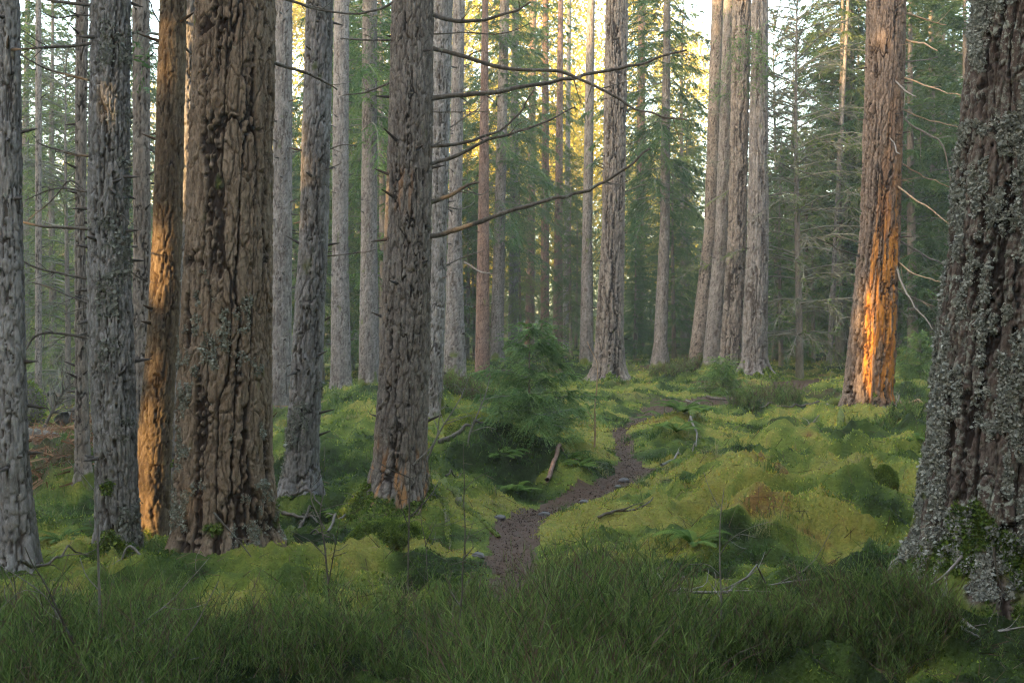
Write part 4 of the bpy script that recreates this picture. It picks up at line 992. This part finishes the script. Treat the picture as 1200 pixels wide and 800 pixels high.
# dull twiggy plants and heather among the trees
def heather(px, py, rx, n, label, s=1.0, off=0.0, wide=1.6):
    rs = np.random.default_rng(px + py); q = ground_px(px, py); a = rs.uniform(0, 6.28, n); r = np.sqrt(rs.random(n))
    xy = np.stack([q[0] + np.cos(a) * r * rx, q[1] + np.sin(a) * r * rx * .8], -1)
    tag(link('shrub', berry_bed('shrub', xy, s * (1.1 - .5 * r) * rs.uniform(.7, 1.2, n), rs, off, wide)), label, 'shrub')
heather(898, 482, .7, 90, 'low bushy green shrub left of the mossy mound under the torn trunk', 1.35, .0, 2.6)
heather(795, 446, .9, 60, 'dark twiggy shrub at the edge of the path left of the four grouped trunks', 1.0, .2, 4)
heather(542, 486, .6, 110, 'dull bluish green shrub behind the long branched trunk', 1.0, .25, 2.4)
heather(1105, 520, 1.0, 120, 'grey green shrub between the torn trunk and the lichened trunk', .9, -.1, 2.4)
heather(885, 625, .4, 60, 'thin grassy shrub in the moss right of the path', .55, .2, 1.5)

# ------------------------------------------------------------------ ferns
def fern_mesh(seed, nf, L, wide=.14, flop=.8):
    rs = np.random.default_rng(seed); g = Geo()
    for i in range(nf):
        a = 6.283 * i / nf + rs.uniform(-.4, .4); l = L * rs.uniform(.7, 1.15); s = np.linspace(0, 1, 26); up = rs.uniform(.5, 1.1)
        P = np.stack([np.cos(a) * l * s * .85, np.sin(a) * l * s * .85, l * (up * s - flop * s ** 2 * up)], -1)
        V, Q = tube(P, .004 * (1 - .7 * s), 3); g.add(V, Q=Q, a=.2)
        tn = unit(np.gradient(P, axis=0)); sd = unit(np.cross(tn, [0, 0, 1.0]))
        w = l * wide * np.sin(np.pi * np.clip(s * .95 + .05, 0, 1)) ** .7
        for sg in (-1, 1):
            tip = P + sd * sg * w[:, None] + tn * w[:, None] * .35 + np.array([0, 0, -.25]) * w[:, None]
            hb = tn * (l / 26 * .42)
            g.quads(np.stack([P - hb, P + hb, tip + hb * .35, tip - hb * .35], 1)[2:], rs.uniform(.2, .9))
    return g.mesh('fern', M['fern'])
FM = [fern_mesh(400 + i, 11 + 2 * i, .36) for i in range(4)]
for i, (px, py, sc, lab) in enumerate([(812, 662, 1.0, 'dark fern in the moss right of the path, nearest the shrubs'), (782, 503, 1.6, 'fern on the green bank above the path, left one'), (800, 512, 1.6, 'fern on the green bank above the path, right one'),
    (822, 494, 1.4, 'fern on top of the green bank beside fallen twigs'), (793, 524, 1.2, 'lowest fern on the green bank above the path'), (668, 552, .9, 'fern by the rotten log left of the path'), (680, 562, .8, 'small fern left of the path, just above its edge'),
    (590, 562, 1.0, 'fern on the mossy bank beside the little gully'), (603, 578, .9, 'fern hanging over the little gully'), (72, 655, .9, 'dark fern on the moss between left edge trunk and pale silvery trunk'), (402, 634, .8, 'small fern at the left foot of the long branched trunk'),
    (800, 556, .7, 'tiny fern tuft right of the path'), (1075, 555, .9, 'dark fern left of the huge lichened trunk'), (545, 802, .8, 'small fern tip at the bottom edge left of centre'), (880, 575, .7, 'fern between the yellow hummocks')]):
    p = ground_px(px, py); tag(link('fern', FM[i % 4], None, (p[0], p[1], hz(*p) - .01), i * 1.7, sc), lab, 'fern', 'ferns on the forest floor')

# ------------------------------------------------------------------ little spruces
def young_spruce(px, py, hgt, rad, label, seed, nwh=11, D=None):
    p = ground_px(px, py); t = thing('young_spruce', label, 'tree', (p[0], p[1], hz(*p)))
    link('trunk', stem_mesh(hgt, .022 * hgt / 1.5 + .004, seed, 'bark_mid', 8), t)
    link('crown', conifer_crown('crown', hgt * 1.05, .09 * hgt, rad, nwh, 6, seed, K=12, w=.050, tw=.34, step=.046, droop=.10, wood=.006, up0=.10, power=1.05, mat='needles_young'), t)
young_spruce(625, 541, 1.30, .84, 'little spruce standing alone left of the path, taller than any shrub', 501)
young_spruce(1190, 668, .55, .5, 'small spruce sprig at the right edge, against the lichened trunk', 502, 8)
young_spruce(1078, 452, 1.1, .7, 'small spruce in the grass right of the torn trunk', 503, 10)
young_spruce(845, 462, .7, .6, 'small bluish spruce seedling at the foot of the four grouped trunks', 504, 8)

# ------------------------------------------------------------------ bare saplings, fallen branches, logs, stones
def loose(pts, r0, mat, seed, twigs=3, D=None, tw_len=.25, tip=.3, kd=0.0, off=None, ns=6):
    """a stem or stick as one mesh through photo pixels at depth D, or lying on the ground when D is None"""
    rs = np.random.default_rng(seed); g = Geo()
    if D is None:
        q = np.array([ground_px(a, b) for a, b in pts]); S = smooth_line(np.column_stack([q, np.zeros(len(q))]), 26); S[:, 2] = h(S[:, 0], S[:, 1])
        e = np.convolve(np.pad(S[:, 2], 6, 'edge'), np.ones(13) / 13, 'valid'); S[:, 2] = np.maximum(e, S[:, 2]) + r0 * .7 + (off or 0)
    else:
        n = len(pts); P = np.array([px2w(a, b, D * (1 + kd * i / max(1, n - 1))) for i, (a, b) in enumerate(pts)]); S = smooth_line(P, 26)
    s = np.linspace(0, 1, 26); L = np.linalg.norm(np.diff(S, axis=0), axis=1).sum()
    S = S + np.stack([fbm(s * L * 5, np.full(26, k * 7.7 + seed), oct=2, seed=seed) for k in range(3)], -1) * .012 * min(1, L)
    rad = r0 * (1 - (1 - tip) * s); V, Q = tube(S, rad, ns, seed, .14); g.add(V, Q=Q)
    for _ in range(twigs):
        k = rs.integers(5, 24); dr = unit(S[k + 1] - S[k - 1]); o = unit(np.cross(dr, rs.normal(size=3))) * .7 + dr * rs.uniform(.3, .9)
        if D is None: o[2] = abs(o[2]) * .5
        l = rs.uniform(.4, 1) * tw_len; p1 = S[k] + unit(o) * l * .5; p2 = S[k] + unit(o + rs.normal(0, .25, 3)) * l
        V, Q = tube(smooth_line([S[k], p1, p2], 6), np.linspace(rad[k] * .6, .0015, 6), 4); g.add(V, Q=Q)
    return g, S
def stick(pts, r0, label, seed, mat='branch_pale', name='fallen_branch', cat='branch', group=None, **kw):
    g, S = loose(pts, r0, mat, seed, **kw); o = link(name, g.mesh(name, M[mat], True)); return tag(o, label, cat, group)
def sapling(label, stems, seed, D, mat='branch'):
    """a leafless young plant: its main stem, and each side branch a part"""
    b = px2w(stems[0][0][0][0], stems[0][0][0][1], D); b[2] = hz(b[0], b[1]); t = thing('bare_sapling', label, 'sapling', b, 'leafless saplings in the foreground')
    for i, (pts, r0) in enumerate(stems):
        if i == 0: pts = [(pts[0][0], HOR - (b[2] - .05 - CZ) / D * F)] + list(pts[1:] if pts[0][1] > 795 else pts)
        g, S = loose(pts, r0 * 1.25, mat, seed + i, twigs=3 if i == 0 else 4, D=D, tw_len=.22, kd=0 if i == 0 else .03 * (-1) ** i)
        g.V = [v - b for v in g.V]; link('stem' if i == 0 else 'branch', g.mesh('stem' if i == 0 else 'branch', M[mat], True), t)
sapling('forked grey sapling at the lower left with long curved side branches', [([(118,815),(116,740),(115,660),(113,585),(112,545)], .0062), ([(118,797),(190,769),(225,737),(257,680)], .0045), ([(120,748),(155,737),(200,702),(245,652)], .0042),
    ([(114,778),(75,730),(50,695),(0,662)], .0045)], 601, 5.0, 'branch_pale')
sapling('dark leaning sapling in the bottom left corner', [([(78,815),(40,745),(22,715),(15,672)], .005), ([(105,800),(75,730),(50,680),(30,640)], .005), ([(60,780),(65,720),(62,680)], .003)], 611, 4.9)
sapling('thin upright sapling between the thickest trunk and the mossy stump', [([(384,800),(383,670),(376,600),(380,566)], .0050), ([(383,690),(392,640),(398,610)], .003), ([(380,620),(365,585),(368,560)], .003)], 621, 5.6)
sapling('tall thin sapling crossing the foot of the path', [([(531,815),(540,730),(545,630),(544,520)], .0050), ([(543,655),(556,640)], .003), ([(541,715),(528,690)], .003)], 631, 5.4)
sapling('dry stem rising in front of the long branched trunk', [([(478,735),(480,600),(481,500),(482,430)], .0062), ([(482,560),(455,548),(441,540)], .004), ([(481,605),(505,580),(516,560)], .004), ([(480,620),(470,590),(474,560)], .003)], 641, 7.4)
sapling('thin pale sapling right of centre, in the gap between shrubs', [([(834,805),(846,730),(842,630),(848,572)], .0052), ([(844,650),(858,625)], .0025), ([(845,700),(830,680)], .0025)], 651, 5.5, 'branch_pale')
sapling('short dark twig standing behind the fallen pale branch', [([(941,730),(938,690),(932,662)], .006), ([(938,695),(946,680)], .003)], 661, 6.6)
sapling('shorter brownish sapling left of the tall thin one at the path', [([(505,720),(500,650),(492,600),(500,560)], .0035), ([(498,640),(512,610)], .003)], 671, 7.2)
def stake():
    p = ground_px(697, 541); D = p[1]; t = thing('dead_stake', 'thin dead stake, mossy at its foot, left of the path bend', 'stake', (p[0], p[1], hz(*p)))
    b = np.array([p[0], p[1], hz(*p)])
    g, S = loose([(696,543),(697,510),(698,470),(700,430),(688,400)], .014, 'branch_pale', 700, twigs=2, D=D, tw_len=.4); g.V = [v - b for v in g.V]; link('stem', g.mesh('stem', M['branch_rust'], True), t)
    g, S = loose([(696,543),(697,531),(697,524)], .021, 'branch', 701, twigs=0, D=D, tip=.8, ns=8); g.V = [v - b for v in g.V]; link('moss_sleeve', g.mesh('moss_sleeve', M['moss_fuzz'], True), t)
stake()
stick([(742,696),(770,722),(800,731),(840,732),(900,722),(955,716)], .013, 'long pale fallen branch lying among the shrubs right of centre', 711, off=.10, twigs=7, tw_len=.5)
stick([(1078,757),(1110,768),(1148,784)], .014, 'thick pale stick low at the bottom right, leaning to the right', 712, off=.05)
stick([(1122,755),(1160,764),(1210,768)], .012, 'thin pale stick running out of the lower right edge', 713, off=.08)
stick([(1040,722),(1110,707),(1185,697)], .010, 'pale stick lying across the foot of the huge lichened trunk', 714, off=.12)
stick([(1128,652),(1105,675),(1078,692)], .010, 'short pale stick leaning against the huge lichened trunk', 715, D=6.4, twigs=2)
stick([(1165,640),(1168,670),(1178,698)], .008, 'thin curved stick upright before the huge lichened trunk', 716, 'branch', D=6.3, twigs=3)
stick([(25,708),(65,704),(105,702)], .014, 'greyish branch on the moss under the left edge trunk', 717, 'branch', off=.08)
stick([(172,668),(200,672),(236,679)], .012, 'broken branch at the left foot of the thickest trunk', 718, off=.05)
stick([(170,655),(150,640),(138,668),(128,690)], .011, 'curved grey branch leaning on the foot of the golden trunk', 719, D=8.0, twigs=6, tw_len=.35)
stick([(250,600),(285,640),(300,660)], .008, 'thin twig bent over the foot of the thickest trunk', 720, 'branch', D=7.9, twigs=2)
for i, (a, b, c, d, lab) in enumerate([(328,612,378,622,'lichened stick topmost in the heap right of the thickest trunk'),(332,622,372,640,'lichened stick in the middle of the heap right of the thickest trunk'),(345,648,366,626,'steep lichened stick in the heap right of the thickest trunk'),
    (385,660,420,626,'pale bent stick beside the mossy stump'),(350,662,392,668,'dark stick under the heap right of the thickest trunk')]): stick([(a,b),((a+c)/2,(b+d)/2-3),(c,d)], .022 if i < 3 else .013, lab, 730 + i, 'branch' if i != 3 else 'branch_pale', off=.03, group='sticks heaped right of the thickest trunk')
stick([(945,514),(952,497),(960,486)], .02, 'white forked stick leaning left of the mossy mound', 741, D=17.2, twigs=3, tw_len=.35)
stick([(1043,492),(1052,470),(1054,462)], .024, 'pale broken stick just right of the torn trunk', 742, D=19, twigs=2)
stick([(1055,494),(1080,495),(1105,495)], .03, 'reddish fallen branch right of the mossy mound', 743, 'branch_rust', off=.05)
stick([(960,494),(925,495),(890,494)], .025, 'dull fallen branch lying left of the mossy mound', 744, 'branch', off=.03)
stick([(828,466),(850,468),(893,471)], .035, 'grey fallen branch lying on the far stretch of path', 745, 'branch', off=.02)
stick([(804,474),(815,478),(820,486)], .02, 'white twig at the top of the fern bank', 746, off=.08)
stick([(807,518),(816,524),(815,534)], .02, 'white bent twig at the lower right of the fern bank', 747, off=.05)
stick([(775,549),(800,541),(815,535)], .018, 'pale twig lying right of the path at its bend', 748, off=.02)
stick([(700,627),(740,625),(765,620)], .016, 'dark twig on the grass right of the foot of the path', 749, 'branch', off=.02)
stick([(642,572),(652,560),(662,548)], .026, 'rotten reddish log lying beside the ferns left of the path', 750, 'bark_red', name='rotten_log', cat='log', twigs=0, tip=.8, off=.02, ns=10)
stick([(513,555),(540,552),(570,550)], .035, 'reddish brown stick half under moss left of the little spruce', 751, 'branch', twigs=0, off=.10)
stick([(522,598),(532,590),(541,584)], .012, 'grey stick leaning on the bank right of the long branched trunk', 752, 'branch', off=.05, twigs=0)
stick([(500,540),(516,505),(538,470),(545,455)], .012, 'thin pale forked sapling just right of the long branched trunk', 753, D=12, twigs=6, tw_len=.5, name='bare_sapling', cat='sapling')
stick([(545,540),(553,500),(566,470),(575,440)], .013, 'thin bent sapling beside the yellow moss hummock', 754, D=12.6, twigs=6, tw_len=.4, name='bare_sapling', cat='sapling')
stick([(485,545),(510,515),(516,470),(520,425)], .008, 'hair thin twig rising from the foot of the long branched trunk', 755, D=10.2, twigs=4, name='bare_sapling', cat='sapling')
stick([(36,486),(62,485),(92,485)], .05, 'mossy thin log lying level behind the dead bracken', 756, 'branch', name='fallen_log', cat='log', off=.3, twigs=1, tip=.8)
stick([(72,500),(85,498),(100,497)], .14, 'short mossy log at the left foot of the slim trunk in the bracken', 757, 'branch', name='fallen_log', cat='log', twigs=0, tip=.9, ns=12)
stick([(30,522),(60,521),(95,523)], .10, 'dark rotting log in the dead bracken', 758, 'branch', name='fallen_log', cat='log', twigs=1, tip=.9, off=.02, ns=12)
stick([(45,535),(60,560),(84,585)], .016, 'pale dead stick slanting through the bracken', 759, D=13, twigs=2)
stick([(52,500),(72,462),(88,446)], .03, 'dead bough arching over the logs at the far left', 760, 'branch', D=20, twigs=40, tw_len=1.1)

def lump(name, px, py, rx, ry, rz_, label, cat, mat, seed, sink=.3, fuzz=0, fs=.03, tint=(.2, .7), rot=0):
    """an uneven rounded body: stone or mossy stump"""
    rs = np.random.default_rng(seed); p = ground_px(px, py); n = 40; th = np.linspace(0, 2 * np.pi, n, endpoint=False); ph = np.linspace(-.45 * np.pi, .5 * np.pi, 24)
    TH, PH = np.meshgrid(th, ph); X, Y, Z = np.cos(PH) * np.cos(TH), np.cos(PH) * np.sin(TH), np.sin(PH)
    k = 1 + .28 * fbm(X * 1.6 + seed, Y * 1.6, Z * 1.6, 3, seed) + .08 * fbm(X * 6, Y * 6, Z * 6, 2, seed)
    V = np.stack([X * k * rx, Y * k * ry, Z * k * rz_], -1).reshape(-1, 3); c, s = math.cos(rot), math.sin(rot); V = np.stack([V[:, 0] * c - V[:, 1] * s, V[:, 0] * s + V[:, 1] * c, V[:, 2]], -1)
    i = np.arange(23)[:, None] * n; j = np.arange(n)[None, :]; kx = (j + 1) % n
    Q = np.stack([i + j, i + kx, i + n + kx, i + n + j], -1).reshape(-1, 4)
    b = np.array([p[0], p[1], hz(*p) + rz_ * (1 - sink * 2)])
    nv = len(V); me = make_mesh(name, V, [Q], M[mat], True, {'tint': np.full(nv, .35), 'litter': sstep(.2, -.3, V[:, 2] / rz_) * .8, 'furrow': np.zeros(nv), 'moss': np.zeros(nv), 'torn': np.zeros(nv)})
    o = tag(link(name, me, None, b), label, cat)
    if fuzz:
        f = rs.integers(0, len(Q), fuzz); w = rs.dirichlet([1, 1, 1, 1], fuzz); P = (V[Q[f]] * w[..., None]).sum(1); nn = unit(P / np.array([rx, ry, rz_]) ** 2 + rs.normal(0, .3, (fuzz, 3))); k = P[:, 2] > -rz_ * .5
        P, nn = P[k], nn[k]; a = unit(np.cross(nn, rs.normal(size=nn.shape))); sz = fs * rs.uniform(.5, 1.4, (len(P), 1)); g = Geo()
        g.tris(np.stack([P - a * sz * .3, P + a * sz * .3, P + nn * sz * .8 + rs.normal(0, .3, P.shape) * sz], 1), np.clip(rs.uniform(*tint, len(P)) + .3 * fbm(P[:, 0] * 9, P[:, 1] * 9, P[:, 2] * 9, 2, seed), 0, 1))
        tag(link('moss', g.mesh('moss', M['moss_fuzz']), o), kind='stuff')
    return o
lump('mossy_stump', 458, 664, .33, .25, .17, 'green mossy stump with a dark underside below the long branched trunk', 'stump', 'ground', 801, .15, 34000, .014, (.1, .6), .3)
lump('mossy_stump', 1037, 606, .11, .11, .15, 'small knob of dark moss left of the huge lichened trunk', 'stump', 'ground', 802, .3, 12000, .012, (.05, .45))
lump('mossy_stump', 562, 535, .40, .34, .22, 'rounded yellow moss hummock left of the little spruce', 'stump', 'ground', 803, .3, 30000, .018, (.45, .8))
lump('mossy_stump', 34, 500, .25, .25, .55, 'moss topped stump at the far left behind the left edge trunk', 'stump', 'branch', 804, .3, 3000, .05, (.2, .6))
lump('mossy_stump', 1068, 395, .9, .8, .5, 'dark moss covered mound on the rise beyond the torn trunk', 'stump', 'ground', 806, .3, 4000, .12, (.1, .4))
lump('mossy_stump', 745, 572, .01, .01, .01, 'x', 'x', 'ground', 807) if False else None
def stones():
    rs = np.random.default_rng(90); m, t = new_mat('stone'); tc = N(t, 'ShaderNodeTexCoord').outputs['Object']; n_ = noise(t, 30, 4, tc)
    finish(t, mixc(t, n_, (.06, .052, .047), (.14, .125, .115)), .8, n_, .5, .01, .3); M['stone'] = m
    for i, (px, py, r, lab) in enumerate([(731,563,.06,'largest pale stone lying in the path bend'),(724,569,.04,'small stone beside the largest stone in the path bend'),(684,588,.05,'flat stone at the left edge of the path below the bend'),
        (638,602,.06,'grey stone in the path near its foot'),(586,618,.06,'stone at the left edge of the foot of the path'),(560,655,.06,'dark stone under the root by the path')]):
        lump('stone', px, py, r, r * .8, r * .5, lab, 'stone', 'stone', 820 + i, .3, rot=i)
stones()

def path_crumbs():
    rs = np.random.default_rng(91); g = Geo(); n = 9000; k = rs.integers(0, 120, n); c = PP[k]
    x = c[:, 0] + rs.normal(0, .55, n) * c[:, 2]; y = c[:, 1] + rs.normal(0, .7, n) * c[:, 2]
    z = h(x, y) + .004; O = np.stack([x, y, z], -1); a = unit(rs.normal(size=(n, 3)) * [1, 1, .3]); b = unit(rs.normal(size=(n, 3)) * [1, 1, .6]); sz = (.004 + .008 * rs.random(n) ** 4)[:, None] * np.sqrt(y / 9)[:, None]
    g.quads(np.stack([O - a * sz, O - b * sz * .6, O + a * sz, O + b * sz * .6 + [0, 0, .006]], 1), np.clip(rs.normal(.35, .3, n), 0, 1))
    tag(link('path_litter', g.mesh('path_litter', M['needle_litter'])), kind='stuff')
path_crumbs()
# fallen twigs, needles and dead bracken
def litter():
    rs = np.random.default_rng(95); g = Geo(); x, y, _ = scatter(9000, 4.8, 32, 96); n = len(x); z = h(x, y)
    a = rs.uniform(0, 6.28, n); l = rs.uniform(.03, .17, n) * (y / 12) ** .3; O = np.stack([x, y, z + .012], -1); x2, y2 = x + np.cos(a) * l, y + np.sin(a) * l
    E = np.stack([x2, y2, h(x2, y2) + rs.uniform(.01, .05, n)], -1); ribbons(g, O, E, .006 * (y / 9) ** .6, rs.uniform(0, 1, n)); tag(link('fallen_twigs', g.mesh('fallen_twigs', M['needle_litter'])), kind='stuff')
    g = Geo(); n = 26000; k = rs.integers(0, 2, n); c = np.array(BR)[k]; rr = np.array([2.2, 4.2])[k] * np.sqrt(rs.random(n)); a = rs.uniform(0, 6.28, n); x, y = c[:, 0] + rr * np.cos(a), c[:, 1] + rr * np.sin(a) * 1.5
    ok = rs.random(n) < litter_at(x, y); x, y = x[ok], y[ok]; n = len(x); z = h(x, y) + rs.uniform(0, .22, n) ** 1.5
    d = rs.normal(0, 1, (n, 3)) * [1, 1, .5]; O = np.stack([x, y, z], -1); ribbons(g, O, O + unit(d) * rs.uniform(.06, .24, (n, 1)), .022, rs.uniform(0, 1, n)); tag(link('dead_bracken', g.mesh('dead_bracken', M['bracken'])), kind='stuff')
litter()

# ------------------------------------------------------------------ damp air between the trees
def haze():
    m, t = new_mat('haze'); v = N(t, 'ShaderNodeVolumePrincipled'); v.inputs['Density'].default_value = .0014; v.inputs['Color'].default_value = (.96, .97, .93, 1); v.inputs['Anisotropy'].default_value = .3
    o = N(t, 'ShaderNodeOutputMaterial'); t.links.new(v.outputs[0], o.inputs['Volume'])
    x0, x1, y0, y1, z0, z1 = -190, 190, -70, 240, -3, 42
    V = [(x, y, z) for z in (z0, z1) for x, y in ((x0, y0), (x1, y0), (x1, y1), (x0, y1))]
    Q = [(3, 2, 1, 0), (4, 5, 6, 7), (0, 1, 5, 4), (1, 2, 6, 5), (2, 3, 7, 6), (3, 0, 4, 7)]
    tag(link('haze', make_mesh('haze', V, [Q], m)), kind='stuff')
haze()

def hanging_spray(t, pts, n, L, seed):
    rs = np.random.default_rng(seed); g = Geo()
    for a, b in pts:
        p = px2w(a, b, t.D - .5) - t.base; k = n
        O = p + rs.normal(0, .16, (k, 3)); d = unit(rs.normal(0, .6, (k, 3)) + [0, -.2, -.55]); needle_twigs(g, O, d, L * rs.uniform(.5, 1.2, k), 6, .10, .3, rs, np.full(k, .45))
        V, Q = tube(smooth_line([np.array([p[0], .1, p[2] + .25]), p + [0, .2, .15], p], 6), np.linspace(.02, .006, 6), 4); g.add(V, Q=Q, a=.3, m=1)
    link('green_spray', g.mesh('green_spray', [M['needles'], M['dead_twig']]), t.root)
hanging_spray(t28, [(858,48),(866,56),(874,42),(856,70)], 16, .6, 1); hanging_spray(t29, [(885,45),(892,58),(888,80),(896,70),(884,95),(893,40)], 18, .6, 2); hanging_spray(t27, [(845,100),(852,108),(838,112),(856,5)], 14, .5, 3)
hanging_spray(sixt, [(588,40),(600,52),(575,48),(560,60),(612,45),(548,42)], 20, 1.0, 4); hanging_spray(gap, [(166,50),(172,62)], 10, .3, 5); hanging_spray(eleven, [(420,55),(432,70),(445,40),(412,80)], 18, .9, 6)
